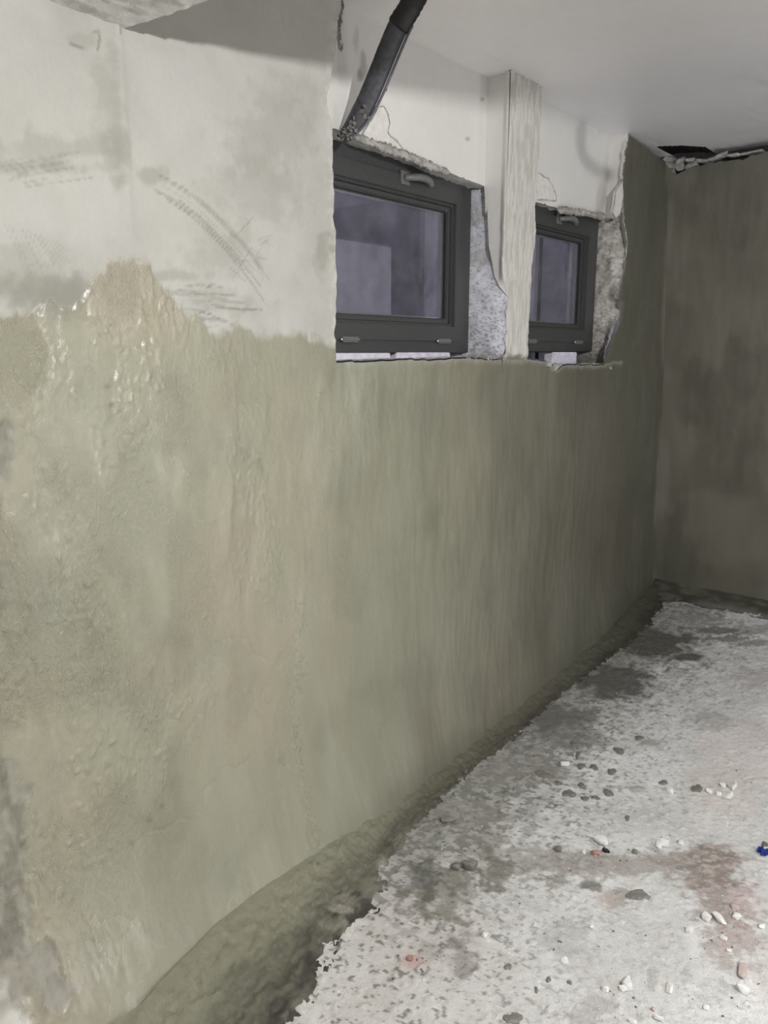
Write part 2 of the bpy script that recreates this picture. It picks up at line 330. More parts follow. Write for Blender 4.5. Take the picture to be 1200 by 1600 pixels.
# pale, chipped band around the second niche's right-hand edge and the sills
ed2 = sm(.055, .0, X - e2(np.clip(Z, 1.5, 2.6)) + .03 * (fbm(X * 40, Z * 40, 143, 3) - .5)) * (X > 3.5) * (Z > 1.54)
col = mix(col, C(.22, .21, .17), ed2 * .55)
sl = sm(.022, .0, sz[None, :] - Z + .02 * (fbm(X * 60, Z * 60, 145, 3) - .5)) * (Z < sz[None, :] + .005) * (X > 1.72) * (X < 3.75)
col = mix(col, C(.36, .35, .30), sl * .6)
lowb = sm(.16, .02, Z - gz(X) + .06 * (fbm(X * 14, Z * 14, 149, 3) - .5)) * sm(1.3, 2.1, X); col = mix(col, mix(C(.14, .136, .10), MORTAR_FALLOFF * .85, sm(2.2, 3.9, X)), lowb * .8)
cornr = sm(.05, 0, np.abs(X - xc(Z) + .015)) * sm(.4, .6, fbm(X * 4, Z * 3, 147, 3)); col = mix(col, C(.22, .215, .17), cornr * .6)
rgh = np.where(dry > .5, .85, .25 + .18 * sm(.35, .65, fbm(X * 6, Z * 4, 151, 3)) - .13 * near)
rgh = rgh + far * .22; rgh = np.where(pilm > .4, .8, rgh); rgh = np.where(bare > .5, .5, rgh)
Pw = np.stack([X, YW, Z], -1)
# raw edges of the render turning into the niches
ext = []
def turn_in(path, depth, tocol, xend=None, n=9, amp=.012, seed=0, flip=False):
    """rough surface from an edge path (k,3) back into the wall to y=depth"""
    t = np.linspace(0, 1, n)[:, None]; A = path[None]; Bp = path.copy(); Bp[:, 1] = depth
    if xend is not None: Bp[:, 0] = xend
    Q = A + (Bp[None] - A) * t[..., None] if A.ndim == 2 else A * (1 - t[..., None]) + Bp[None] * t[..., None]
    nz_ = (fbm(Q[..., 2] * 35 + Q[..., 0] * 35, Q[..., 1] * 60, seed, 3) - .5) * np.sin(np.pi * np.clip(t, 0, .5)) 
    Q[..., 0] += nz_ * amp * (1 if xend is not None else 1); 
    return Q
ks = below.sum()
js = {k: int(np.argmin(abs(S - k))) for k in (1.685, 2.60, 2.84, 3.64)}
up = slice(ks - 0, None)
def vedge(k): return Pw[ks - 1 + 0:, js[k]].copy() if False else Pw[ks:, js[k]].copy()
GYP = C(.74, .74, .78)
def rough_col(Q, a, b, seed, fs=30): return mix(a, b, sm(.35, .65, fbm(Q[..., 2] * fs, Q[..., 1] * fs + Q[..., 0] * fs * .5, seed, 4)))
Q = turn_in(vedge(1.685), .23, None, 1.705, 9, .01, 3); ext.append((Q, rough_col(Q, PALE, DRY, 3), .85, None, False))
Q = turn_in(vedge(2.84), .20, None, p2_(vedge(2.84)[:, 2]) - .01, 9, .01, 4); ext.append((Q, rough_col(Q, PALE, DRY, 4), .85, None, False))
for k0, k1, sd_ in ((1.685, 2.60, 5), (2.84, 3.64, 6)):
    pth = Pw[ks, js[k0]:js[k1] + 1].copy()
    Q = turn_in(pth, .24, None, None, 14, 0, sd_)
    bumpy = .010 * (fbm(Q[..., 0] * 45, Q[..., 1] * 60, sd_, 4) - .45); tt = np.linspace(0, 1, 14)[:, None]
    Q[..., 2] += bumpy * sm(0, .2, tt) - .006 * tt
    ext.append((Q, rough_col(Q, C(.78, .76, .84), C(.50, .49, .50), sd_, 26), .8, None, False))  # sill tinted lavender in its colour for the bluish light
grain = 1 + wet * (7.5 * near * sm(.35, .60, fbm(X * 7, Z * 3.2, 155, 4)) * sm(.15, .6, Z) + 1.8 * sm(.5, .68, fbm(X * 7, Z * 2.6, 157, 4)) * sm(2.2, 1.0, X)) - .6 * dry * (X < 1.8)
col = np.concatenate([col, grain[..., None]], -1)
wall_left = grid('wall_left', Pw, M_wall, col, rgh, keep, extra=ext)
tag(wall_left, 'long basement wall freshly coated in wet green-grey mortar, dry grey render above', kind='structure')

# niche sides on the right (the ones that face the camera): hacked gypsum, with a coat of plaster left on the upper part
X1, X2 = 2.621, 3.654
def side(name, edge, xe, depth, seed, ca, cb, wall):
    zz = np.linspace(1.49, CEIL, 340); yy = np.concatenate([np.linspace(0, .03, 8)[:-1], np.linspace(.03, depth, 26)])
    Yg, Zg = np.meshgrid(yy, zz); ex = edge(np.clip(Zg, 1.56, 2.56))
    t = sm(0, .06, Yg); Xg = ex * (1 - t) + (xe + .008) * t + (.010 if seed == 200 else .026) * (fbm(Yg * 35, Zg * 35, seed, 4) - .5) * sm(0, .01, Yg)
    Xg = Xg + .014 * sm(1.88, 1.94, Zg); Yg2 = Yg + np.where(Yg < .001, -.002, 0)
    c = rough_col(np.stack([Xg, Yg2, Zg], -1), ca, cb, seed + 1, 30)
    fsp = fbm(Yg * 190, Zg * 190, seed + 2, 2)
    low = sm(1.85, 1.60, Zg)
    c = mix(c, C(.16, .155, .15), sm(.70, .76, fsp + .12 * low) * .6)
    c = mix(c, C(.50, .48, .45), sm(.60, .74, fbm(Yg * 14, Zg * 14, seed + 3, 3)) * .5)
    g = sm(1.565, 1.54, Zg + .03 * (fbm(Yg * 40, Zg * 40, seed + 4, 3) - .5)); c = mix(c, C(.20, .195, .15), g * .8)
    return grid(name, np.stack([Xg, Yg2, Zg], -1), M_rough, c, .85, parent=wall, smooth=True)
r1 = side('niche_side', p1, X1, .24, 200, C(.84, .85, .95), C(.76, .77, .86), wall_left)  # cool light put into the gypsum's bluish tint
r1['label'] = 'hacked white gypsum beside the nearer window'
r2 = side('niche_side', e2, X2, .22, 210, C(.66, .64, .62), C(.46, .44, .41), wall_left)
r2['label'] = 'rough broken plaster beside the farther window'

def coat(name, edge, xe, y1, zlow, seed, label):
    """smooth plaster coat on the upper part of a niche side; zlow(y) is its ragged lower edge"""
    yy = np.linspace(-.001, y1, 26); t = np.linspace(0, 1, 90)
    lo = zlow(yy); Zg = lo[None] + (CEIL + .005 - lo[None]) * t[:, None]; Yg = np.broadcast_to(yy, Zg.shape)
    ex = edge(np.clip(Zg, 1.56, 2.56)); k = sm(0, .03, Yg)
    Xg = ex * (1 - k) + xe * k - .006 + .003 * (fbm(Yg * 12, Zg * 6, seed, 3) - .5)
    P_ = np.stack([Xg, Yg, Zg], -1); back = P_[:1].copy(); back[..., 0] += .014; thick = np.concatenate([back, P_[:1]])
    c = C(.775, .765, .745) * (1 + .06 * (fbm(Yg * 20, Zg * 10, seed, 3) - .5))[..., None]
    e_ = P_[:, :1].copy(); e2b = e_.copy(); e2b[..., 0] += .012; front = np.concatenate([e_, e2b], 1)
    return tag(grid(name, P_, M_niche, c, .55, parent=wall_left, extra=((thick, C(.72, .70, .66), .8, None, False), (front, C(.7, .68, .64), .8, None, False))), label)
def zl(pts, xp):
    q = sorted((on(0, xp, u, v)[1], on(0, xp, u, v)[2]) for u, v in pts); return lambda y: np.interp(y, [a for a, b in q], [b for a, b in q]) + .006 * (fbm(y * 160, y * 0, 7, 2) - .5)
coat('plaster_coat', p1, X1, .102, zl(((757, 292), (761, 318), (759, 345), (764, 385), (768, 405), (773, 432), (779, 445), (787, 460), (796, 470)), X1 - .006), 221, 'smooth cream plaster left on the side of the nearer niche')
coat('plaster_coat', lambda z: np.minimum(e2(z), X2 + .01), X2, .085, zl(((952, 340), (957, 342), (961, 335), (965, 310), (972, 285), (976, 280)), X2 - .006), 222, 'narrow cream plaster strip on the side of the farther niche')

# plastered panels over the windows
def panel(name, x0, x1, y, low, seed, lab, blotches=()):
    xx = np.linspace(x0, x1, 130); t = np.linspace(0, 1, 60); lo = low(xx) + .012 * (fbm(xx * 40, xx * 0, seed, 3) - .5) * (xx < x1 - .12)
    Zg = lo[None] + (CEIL + .005 - lo[None]) * t[:, None]; Xg = np.broadcast_to(xx, Zg.shape)
    Yg = y + .004 * (fbm(Xg * 5, Zg * 5, seed + 1, 3) - .5) - .012 * sm(.03, 0, Xg - x0) * 0
    Yg = Yg + .010 * sm(x1 - .03, x1, Xg) * 0
    P_ = np.stack([Xg, Yg, Zg], -1)
    k = 10; tt = np.linspace(0, 1, k)[:, None]; und = np.repeat(P_[:1], k, 0); und[..., 1] += tt * .09; und[..., 2] += .012 * (fbm(und[..., 0] * 50, und[..., 1] * 60, seed + 2, 3) - .5) * sm(0, .2, tt)
    c = C(.775, .765, .745) * (1 + .05 * (fbm(Xg * 8, Zg * 5, seed, 3) - .5))[..., None]
    for (u, v, ru, rv, cc, a) in blotches: c = mix(c, cc, blot(Xg, Zg, u, v, ru, rv, .6, .4, u, 40, y=y) * a)
    return tag(grid(name, P_, M_niche, c, .5, parent=wall_left, extra=((und, rough_col(und, C(.55, .54, .52), C(.36, .35, .33), seed, 40), .85, None, True),)), lab)
def lowf(pts, y):
    q = sorted(wl(u, v, y) for u, v in pts); return lambda x: np.interp(x, [a for a, b in q], [b for a, b in q])
st = C(.42, .38, .33)
panel('niche_panel', 1.60, X1, .100, lowf(((500, 195), (540, 208), (600, 230), (650, 248), (700, 269), (757, 291)), .10), 231, 'cream plaster panel over the nearer window',
      ((567, 100, 6, 22, st, .7), (563, 118, 5, 9, C(.3, .27, .24), .7), (731, 217, 3, 3, st, .8), (556, 60, 4, 20, st, .4), (755, 155, 3, 3, st, .8)))
panel('niche_panel', 2.74, X2, .083, lowf(((800, 300), (838, 315), (870, 325), (910, 333), (950, 342)), .083), 235, 'cream plaster panel over the farther window',
      ((940, 200, 5, 9, C(.6, .57, .52), .5),))
for o in wall_left.children:
    pass
# the ragged mortar lip along the top of each window
def lip(pts, y, th, seed, lab, colr):
    n = 90; q = np.array([on(1, y, *p) for p in pts]); s = np.linspace(0, len(q) - 1, n); c = np.stack([np.interp(s, range(len(q)), q[:, i]) for i in range(3)], -1)
    a = np.linspace(0, 2 * np.pi, 13); P_ = np.zeros((n, 13, 3)); w = th * (.6 + .9 * fbm(s * 3.1, s * 0, seed, 3)) * np.minimum(1, np.minimum(s, len(q) - 1 - s) * 4 + .1)
    for j, t in enumerate(a):
        r = w * (1 + 1.6 * (fbm(s * 16 + 0, s * 0 + 2.1 * math.cos(t), seed + 3, 4) - .5) + .5 * (vn(s * 31, s * 0 + 3 * math.sin(t), seed) - .5))
        P_[:, j, 0] = c[:, 0] + .004 * (vn(s * 20, s * 0 + j % 12, seed) - .5); P_[:, j, 1] = c[:, 1] + .9 * r * np.cos(t); P_[:, j, 2] = c[:, 2] + r * np.sin(t)
    cc = rough_col(P_, colr, colr * .66, seed, 60)
    return tag(grid('mortar_lip', P_, M_rough, cc, .9, parent=wall_left), lab)
lip(((553, 214), (580, 223), (610, 234), (645, 247), (680, 263), (704, 270)), .092, .011, 241, 'broken grey mortar lip over the nearer window', C(.50, .49, .46))
lip(((870, 327), (890, 330), (915, 333), (948, 340)), .070, .012, 245, 'broken mortar lip over the farther window', C(.52, .50, .47))
lip(((535, 0), (532, 20), (530, 45), (530, 62), (534, 78)), .004, .007, 247, 'broken plaster edge beside the beam shadow', C(.80, .77, .72))
lip(((797, 112), (806, 110), (820, 118), (834, 125), (848, 132), (856, 131)), -.006, .007, 249, 'torn paint edge on top of the pillar', C(.76, .74, .70))

# loosened flakes of plaster with a raised rim
def flake(pts, y, th, lab, colr=(.78, .76, .73)):
    q = [Vector(on(1, y, u, v)) for u, v in pts]; bm = bmesh.new()
    f = [bm.verts.new(p) for p in q]; b = [bm.verts.new(p + Vector((0, th, 0))) for p in q]; n = len(q)
    bm.faces.new(f); bm.faces.new(b[::-1])
    for i in range(n): bm.faces.new((f[i], b[i], b[(i + 1) % n], f[(i + 1) % n]))
    me = bpy.data.meshes.new('plaster_flake'); bm.to_mesh(me); bm.free()
    lip(pts, y - .001, .0022, 260 + len(pts), 'raised rim of a loosened flake', C(.70, .68, .66))
    return tag(link('plaster_flake', me, plain('flake_plaster', colr, .6, 0, .9, 40, .10), wall_left, False), lab)
flake(((566, 210), (575, 196), (587, 176), (592, 167), (600, 166), (606, 178), (609, 193), (606, 207), (611, 214), (619, 219), (627, 229), (634, 240), (612, 236), (585, 225)), .0945, .004, 'loosened plaster flake above the nearer window')
flake(((839, 272), (843, 270), (851, 277), (857, 279), (863, 290), (869, 305), (869, 314), (852, 312), (839, 312)), .0785, .004, 'loosened plaster flake above the farther window')
flake(((972, 283), (968, 290), (962, 300), (960, 318), (957, 332), (962, 341), (968, 336), (972, 320), (974, 300)), -.004, .010, 'curled plaster flake on the corner of the farther niche')

# lumps along the niche sills (loose mortar crust)
def rockmesh(name, sx, sy, sz_, seed, n=16, bev=.12):
    r = random.Random(seed); bm = bmesh.new()
    for i in range(n):
        v = Vector((r.gauss(0, 1), r.gauss(0, 1), r.gauss(0, 1))).normalized()
        v = Vector([math.copysign(abs(c) ** .6, c) for c in v]) * r.uniform(.82, 1.0)
        bm.verts.new((v.x * sx, v.y * sy, v.z * sz_))
    res = bmesh.ops.convex_hull(bm, input=bm.verts)
    bmesh.ops.delete(bm, geom=[v for v in bm.verts if not v.link_faces], context='VERTS')
    if bev: bmesh.ops.bevel(bm, geom=bm.edges[:], offset=min(sx, sy, sz_) * bev, segments=1, affect='EDGES')
    me = bpy.data.meshes.new(name); bm.to_mesh(me); bm.free(); return me
r = random.Random(8)
crust = []
for i in range(64):
    if i < 40: u = r.uniform(700, 795); v = r.uniform(553, 562)
    else: u = r.uniform(845, 945); v = r.uniform(560, 568)
    x, z = wl(u, v, .04); crust.append((x, r.uniform(-.004, .12), float(sill(x)) + .002, r.uniform(.004, .012)))
bm = bmesh.new()
for i, (x, y, z, s) in enumerate(crust):
    me = rockmesh('t', s, s * .8, s * .7, i, 10, 0); me.transform(Matrix.Translation((x, y, z))); bm.from_mesh(me); bpy.data.meshes.remove(me)
me = bpy.data.meshes.new('sill_crumbs'); bm.to_mesh(me); bm.free()
tag(link('sill_crumbs', me, M_stone, wall_left, False), 'loose mortar crumbs on the window sills', kind='stuff')
for i, (u, v, s, nm) in enumerate(((866, 575, .020, 'mortar_lump'), (857, 569, .014, 'mortar_lump'), (952, 575, .010, 'mortar_lump'))):
    x, z = wl(u, v); o = link(nm, rockmesh(nm, s * 1.3, s * .8, s, 60 + i), M_stone, wall_left, False); o.location = (x, -.004, z)

# ------------------------------------------------------------------ mortar cove along the foot of the wall
xx = np.concatenate([np.linspace(-1.55, .6, 20)[:-1], np.linspace(.6, 2.6, 420)[:-1], np.linspace(2.6, 4.5, 240)])
t = np.linspace(0, 1, 70)[:, None]
wb = wallbase(xx); rm_ = rim(xx) - .035 * (fbm(xx * 9, xx * 0, 301, 4) - .5) - .03 * (fbm(xx * 30, xx * 0, 303, 3) - .5)
Yc = (wb + .035)[None] * (1 - t) + rm_[None] * t
Xc = np.broadcast_to(xx, Yc.shape) + 0 * t
zt = (covetop(xx) + .035 - .03 * sm(1.5, 2.2, xx))[None]; zf = (gz(xx) - .012)[None]
Zc = zf + (zt - zf) * (1 - t) ** (1.9 + .9 * sm(1.4, 2.2, Xc)) + .005 * np.sin(np.pi * t) * sm(2.4, .9, Xc)
nearc = sm(2.6, 1.2, Xc)
al = Yc - .55 * (Xc - 1.2) * .0
rid = fbm(Xc * 8, t * 9 + .6 * fbm(Xc * 6, t * 3, 304, 2), 305, 4) - .5
rid2 = fbm(Xc * 22, t * 42, 306, 3) - .5; Zc += (.009 * rid2 * nearc + .013 * rid * (.35 + .65 * nearc) + .012 * (fbm(Xc * 20, Yc * 20, 307, 4) - .5) + .009 * (fbm(Xc * 70, Yc * 70, 309, 3) - .5)) * sm(0, .12, t) * sm(1.02, .85, t)
Yc = Yc + .008 * (fbm(Xc * 15, t * 8 + Xc * 0, 311, 3) - .5)
smooth_top = sm(.40, .18, t + .25 * (fbm(Xc * 6, Yc * 10, 313, 3) - .5))
cwall = mix(GREEN * .90, MORTAR_FALLOFF, sm(1.9, 3.9, Xc)) 
cc = mix(C(.118, .114, .09), C(.048, .047, .04), sm(.40, .62, fbm(Xc * 7, t * 7, 315, 4)))
cc = mix(cc, C(.24, .235, .19), sm(.56, .68, fbm(Xc * 9, Yc * 14, 317, 4)) * nearc * .7)
for (u, v, ru, rv) in ((545, 1365, 30, 12), (575, 1350, 26, 10), (530, 1425, 22, 7), (470, 1440, 20, 12), (560, 1470, 24, 5)):
    cc = mix(cc, C(.34, .335, .28), blot(Xc, Yc, u, v, ru, rv, .7, .3, u, 25, floor=True) * .8)
cc = mix(cc, mix(mix(GREEN * .50, C(.105, .10, .075), sm(1.3, 2.0, Xc)), MORTAR_FALLOFF * .7, sm(2.2, 3.9, Xc)), sm(.62, .40, t + .3 * (fbm(Xc * 7, Yc * 30, 318, 4) - .5)) * .85)
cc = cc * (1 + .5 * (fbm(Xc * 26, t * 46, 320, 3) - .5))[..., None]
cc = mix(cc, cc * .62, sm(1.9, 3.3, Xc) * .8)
cc = mix(cc, mix(mix(GREEN * .80, C(.13, .126, .093), sm(1.3, 2.4, Xc)), MORTAR_FALLOFF * .8, sm(2.2, 3.9, Xc)), smooth_top)
powder = sm(.45, .95, t + .5 * (fbm(Xc * 40, Yc * 40, 319, 4) - .5)) * sm(1.4, 1.8, Xc)
cc = mix(cc, mix(C(.30, .30, .285), C(.10, .10, .088), sm(.48, .60, fbm(Xc * 22, Yc * 22, 322, 4))), powder * .85 * sm(4.0, 2.6, Xc))
rc = .42 + .2 * fbm(Xc * 12, Yc * 12, 321, 3) + .2 * powder
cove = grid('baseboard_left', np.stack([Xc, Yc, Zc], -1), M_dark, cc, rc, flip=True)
tag(cove, 'rough wet mortar cove trowelled along the foot of the long wall', kind='structure')
# cove at the foot of the far wall
yy = np.linspace(-4.0, .02, 260); Yq = np.broadcast_to(yy, (24, 260)); t = np.linspace(0, 1, 24)[:, None]
wid = .11 + .10 * fbm(yy * 9, yy * 0, 331, 3) + .10 * sm(-.25, 0, yy)
Xq = 4.445 - t * wid[None]; Zq = .19 - .012 + (.075 * (1 - t) ** 1.8) + .012 * (fbm(Xq * 30, Yq * 30, 333, 3) - .5) * sm(0, .2, t) * sm(1, .8, t)
cq = mix(C(.115, .11, .085), C(.055, .055, .043), sm(.4, .6, fbm(Xq * 20, Yq * 9, 335, 3)))
cq = mix(cq, C(.17, .165, .15), sm(.5, .8, t + 0 * Xq) * sm(-.2, -.4, Yq))
tag(grid('baseboard_far', np.stack([Xq, Yq, Zq], -1), M_dark, cq, .6), 'dark mortar cove at the foot of the far wall', kind='structure')

# ------------------------------------------------------------------ floor
fx = np.concatenate([np.linspace(-1.6, .8, 30)[:-1], np.linspace(.8, 2.7, 400)[:-1], np.linspace(2.7, 4.55, 230)])
fy = np.concatenate([np.linspace(-4.2, -2.2, 24)[:-1], np.linspace(-2.2, .12, 400)])
Yf, Xf = np.meshgrid(fy, fx, indexing='ij')
Zf = gz(Xf) + .012 * (fbm(Xf * 2.5, Yf * 2.5, 401, 3) - .5) + .0035 * (fbm(Xf * 18, Yf * 18, 403, 4) - .5)
rough = sm(.5, .7, fbm(Xf * 4, Yf * 4, 405, 4))
pits = sm(.64, .76, fbm(Xf * 60, Yf * 60, 407, 3)); Zf -= .0026 * pits * (.35 + .65 * rough)
Zf += .004 * sm(.62, .75, fbm(Xf * 60, Yf * 60, 409, 3))
drag = fbm(Xf * 10 - Yf * 6, Yf * 26 + Xf * 26, 411, 3)      # screed drag lines further off
Zf += .003 * (drag - .5) * sm(2.3, 3.4, Xf)
base = mix(C(.68, .678, .675), C(.76, .76, .765), sm(.4, .65, fbm(Xf * 3, Yf * 3, 413, 4)))
base = mix(base, C(.76, .76, .75), sm(.55, .75, fbm(Xf * 12, Yf * 12, 415, 5)) * .5)
base = mix(base, C(.50, .495, .48), sm(.52, .76, fbm(Xf * 9, Yf * 9, 417, 5)) * .38)
base = mix(base, C(.62, .54, .52), sm(.60, .75, fbm(Xf * 2.2, Yf * 2.2, 419, 3)) * .35)
base = mix(base, C(.38, .375, .36), pits * .35)
base = mix(base, C(.44, .43, .415), sm(.5, .72, drag) * sm(2.6, 3.6, Xf) * .3)
dr = rim(Xf) - Yf                                            # distance out from the cove
dm = sm(.30, .0, dr + .30 * (fbm(Xf * 16, Yf * 16, 421, 4) - .5)) * sm(1.3, 1.8, Xf)
splat = sm(.57, .66, fbm(Xf * 40, Yf * 40, 423, 4) + .10 * sm(.5, 0, dr) - .03)
base = mix(base, C(.22, .218, .20), np.clip(dm * .62 + splat * sm(.6, .0, dr) * .6 * sm(1.25, 1.6, Xf), 0, .9))
specks = sm(.68, .74, fbm(Xf * 75, Yf * 75, 425, 2)); base = mix(base, C(.17, .165, .15), specks * (.12 + .7 * sm(.75, .1, dr)))
STN = [ # u, v, ru, rv, colour, amount, roughness, freq
    (1110, 1360, 50, 34, C(.24, .20, .18), .80, .9, 34), (1135, 1410, 44, 44, C(.27, .22, .20), .75, .9, 40), (1150, 1465, 40, 36, C(.36, .30, .28), .60, 1.1, 40),
    (1080, 1340, 70, 16, C(.27, .24, .21), .60, 1.1, 36), (960, 1352, 110, 16, C(.31, .28, .25), .60, 1.2, 34), (830, 1345, 90, 22, C(.30, .28, .25), .55, 1.1, 28),
    (775, 1365, 26, 26, C(.19, .185, .16), .75, .9, 30), (755, 1310, 34, 16, C(.27, .25, .22), .5, 1, 30), (690, 1395, 46, 40, C(.20, .20, .16), .7, 1.2, 28),
    (665, 1375, 18, 36, C(.12, .12, .11), .7, 1, 30), (925, 1382, 20, 9, C(.20, .195, .17), .85, .5, 40), (868, 1375, 26, 10, C(.24, .23, .2), .6, .7, 40), (965, 1400, 22, 14, C(.27, .25, .23), .6, 1, 40),
    (950, 1405, 18, 14, C(.62, .50, .48), .5, .7, 40), (723, 1500, 18, 22, C(.24, .22, .22), .6, 1, 40), (715, 1472, 16, 9, C(.22, .21, .2), .6, .8, 40), (641, 1500, 18, 12, C(.58, .36, .32), .5, .8, 40),
    (880, 1465, 34, 26, C(.50, .50, .50), .6, .8, 24), (925, 1580, 30, 30, C(.38, .37, .37), .5, 1, 30), (1018, 1525, 8, 22, C(.42, .42, .42), .6, .6, 40),
    (1075, 1027, 24, 6, C(.10, .10, .085), .9, .45, 30), (1150, 1200, 60, 80, C(.72, .62, .59), .35, .8, 12), (1170, 1400, 34, 26, C(.74, .62, .63), .3, .8, 20),
    (1110, 1128, 36, 13, C(.36, .35, .34), .5, .9, 40), (1180, 1060, 40, 14, C(.42, .40, .40), .5, 1, 30), (1130, 985, 30, 5, C(.15, .145, .13), .75, .7, 30), (1145, 998, 26, 4, C(.17, .16, .15), .7, .8, 40),
    (1180, 1005, 26, 5, C(.2, .19, .18), .6, .8, 40), (1090, 970, 34, 10, C(.33, .32, .31), .55, .9, 24), (1010, 1160, 16, 5, C(.2, .195, .17), .5, .8, 40), (1165, 985, 60, 7, C(.20, .19, .17), .5, .9, 22),
    (740, 1270, 60, 26, C(.33, .32, .30), .5, 1, 20), (800, 1200, 70, 26, C(.33, .32, .30), .5, 1, 20), (880, 1140, 60, 26, C(.22, .22, .21), .6, .9, 20), (960, 1062, 52, 26, C(.10, .10, .09), .85, .7, 18), (1020, 1005, 60, 22, C(.08, .08, .068), .85, .7, 18), (870, 1120, 46, 20, C(.15, .15, .14), .75, .9, 20),
    (995, 1232, 14, 5, C(.36, .35, .33), .7, .6, 40), (760, 1150 + 180, 10, 8, C(.2, .2, .17), .6, .8, 40), (700, 1283, 14, 7, C(.15, .145, .13), .6, .6, 40)]
for i, (u, v, ru, rv, c_, a, ro, fs) in enumerate(STN):
    b_ = blot(Xf, Yf, u, v, ru, rv, ro, .25, 440 + i, fs, floor=True); base = mix(base, c_, b_ * a)
    if i < 4: Zf += .0035 * b_ * (fbm(Xf * 70, Yf * 70, 460, 3) - .4); base = mix(base, C(.58, .50, .47), b_ * .55 * sm(.50, .62, fbm(Xf * 60 + Yf * 40, Yf * 60, 461, 3)))
rf = np.full(Xf.shape, .88)
floor = grid('floor', np.stack([Xf, Yf, Zf], -1), M_floor, base, rf, flip=True)
tag(floor, 'dusty pale concrete floor with mortar stains', kind='structure')
def fz(x, y):
    i = int(np.clip(np.searchsorted(fy, y), 1, len(fy) - 1)); j = int(np.clip(np.searchsorted(fx, x), 1, len(fx) - 1))
    return float(Zf[i, j])

# ------------------------------------------------------------------ ceiling
a_ = np.concatenate([np.linspace(-1.6, 1.0, 20)[:-1], np.linspace(1.0, 4.7, 300)]); b_ = np.concatenate([np.linspace(-4.2, -1.5, 20)[:-1], np.linspace(-1.5, .24, 170)])
Yk, Xk = np.meshgrid(b_, a_, indexing='ij')
Zk = CEIL + .010 * (fbm(Xk * 2, Yk * 2, 501, 3) - .5) + .0030 * (fbm(Xk * 7 + Yk * 4, Yk * 26, 503, 3) - .5) * sm(2.2, 3.2, Xk)
Zk = np.where(Yk > -.02, CEIL, Zk)
hx, hy = 4.14, -.10
ck = mix(C(.86, .83, .805), C(.84, .835, .86), sm(2.0, 3.2, Xk)) * (1 + .06 * (fbm(Xk * 3, Yk * 3, 505, 3) - .5))[..., None]  # brownish shade near and bluish light far off, put into the paint colour
# a ragged bite out of the ceiling plaster in the far corner
ed = [on(2, CEIL, u, v) for u, v in ((1018, 230), (1040, 228), (1070, 227), (1104, 229), (1116, 237))]
exx = np.interp(Yk[:, 0], [p[1] for p in ed][::-1], [p[0] for p in ed][::-1])
hole = (Xk > exx[:, None] + .02 * (fbm(Yk * 40, Xk * 0, 507, 3) - .5)) & (Yk > ed[-1][1]) & (Yk < .0)
kp = ~(hole[:-1, :-1] & hole[1:, 1:])
ceiling = grid('ceiling', np.stack([Xk, Yk, Zk], -1), M_ceil, ck, .34, kp)
tag(ceiling, 'painted off-white ceiling with a broken far corner', kind='structure')

def prism(name, poly, z0, z1, mat, parent=None, label=None, kind='structure', zoff=None):
    bm = bmesh.new(); n = len(poly); a = [bm.verts.new((x, y, z0 + (zoff[i] if zoff else 0))) for i, (x, y) in enumerate(poly)]; b = [bm.verts.new((x, y, z1)) for x, y in poly]
    bm.faces.new(a[::-1]); bm.faces.new(b)
    for i in range(n): bm.faces.new((a[i], a[(i + 1) % n], b[(i + 1) % n], b[i]))
    me = bpy.data.meshes.new(name); bm.to_mesh(me); bm.free(); o = link(name, me, mat, parent, False); return tag(o, label, kind=kind)
def box(name, x0, x1, y0, y1, z0, z1, mat, parent=None, label=None, kind=None, bev=0):
    bm = bmesh.new(); bmesh.ops.create_cube(bm, size=1)
    for v in bm.verts: v.co = Vector(((x0 + x1) / 2 + v.co.x * (x1 - x0), (y0 + y1) / 2 + v.co.y * (y1 - y0), (z0 + z1) / 2 + v.co.z * (z1 - z0)))
    if bev: bmesh.ops.bevel(bm, geom=bm.edges[:], offset=bev, segments=2, affect='EDGES')
    me = bpy.data.meshes.new(name); bm.to_mesh(me); bm.free(); o = link(name, me, mat, parent, False); return tag(o, label, kind=kind)

# lowered slab over the near end; its edge crosses the top-left of the view
bm_x = np.concatenate([np.linspace(-1.6, .5, 12)[:-1], np.linspace(.5, 1.0, 70)]); by = np.concatenate([np.linspace(-4.2, -.7, 20)[:-1], np.linspace(-.7, .02, 110)])
Yb, Xb = np.meshgrid(by, bm_x, indexing='ij')
edge_x = 1.030 + np.clip(-Yb, 0, 4) * .115 + .006 * (fbm(Yb * 20, Yb * 0, 511, 3) - .5)
Xs = np.where(Xb > .5, .5 + (Xb - .5) / .5 * (edge_x - .5), Xb)
Zs = 2.243 + .05 * (1.03 - Xs) + .008 * (fbm(Xs * 9, Yb * 9, 513, 4) - .5) + .004 * (fbm(Xs * 40, Yb * 40, 515, 3) - .5)
Zs = Zs + .02 * sm(-.05, 0, Yb) * 0
soff = np.stack([Xs, Yb, Zs], -1)
e_ = soff[:, -1:].copy(); fac = np.concatenate([e_ + [0, 0, 0], e_ + [.004, 0, .010], e_ + [.006, 0, .08], e_ + [.006, 0, .36]], 1)
cs = mix(C(.76, .75, .73), C(.58, .56, .53), sm(.5, .7, fbm(Xs * 30, Yb * 30, 517, 4)))
beam = grid('trim_1', soff, M_rough, cs, .6, extra=((fac, C(.60, .58, .54), .7, None, False),))
tag(beam, 'rough white underside of the lowered slab at the top left', kind='structure')

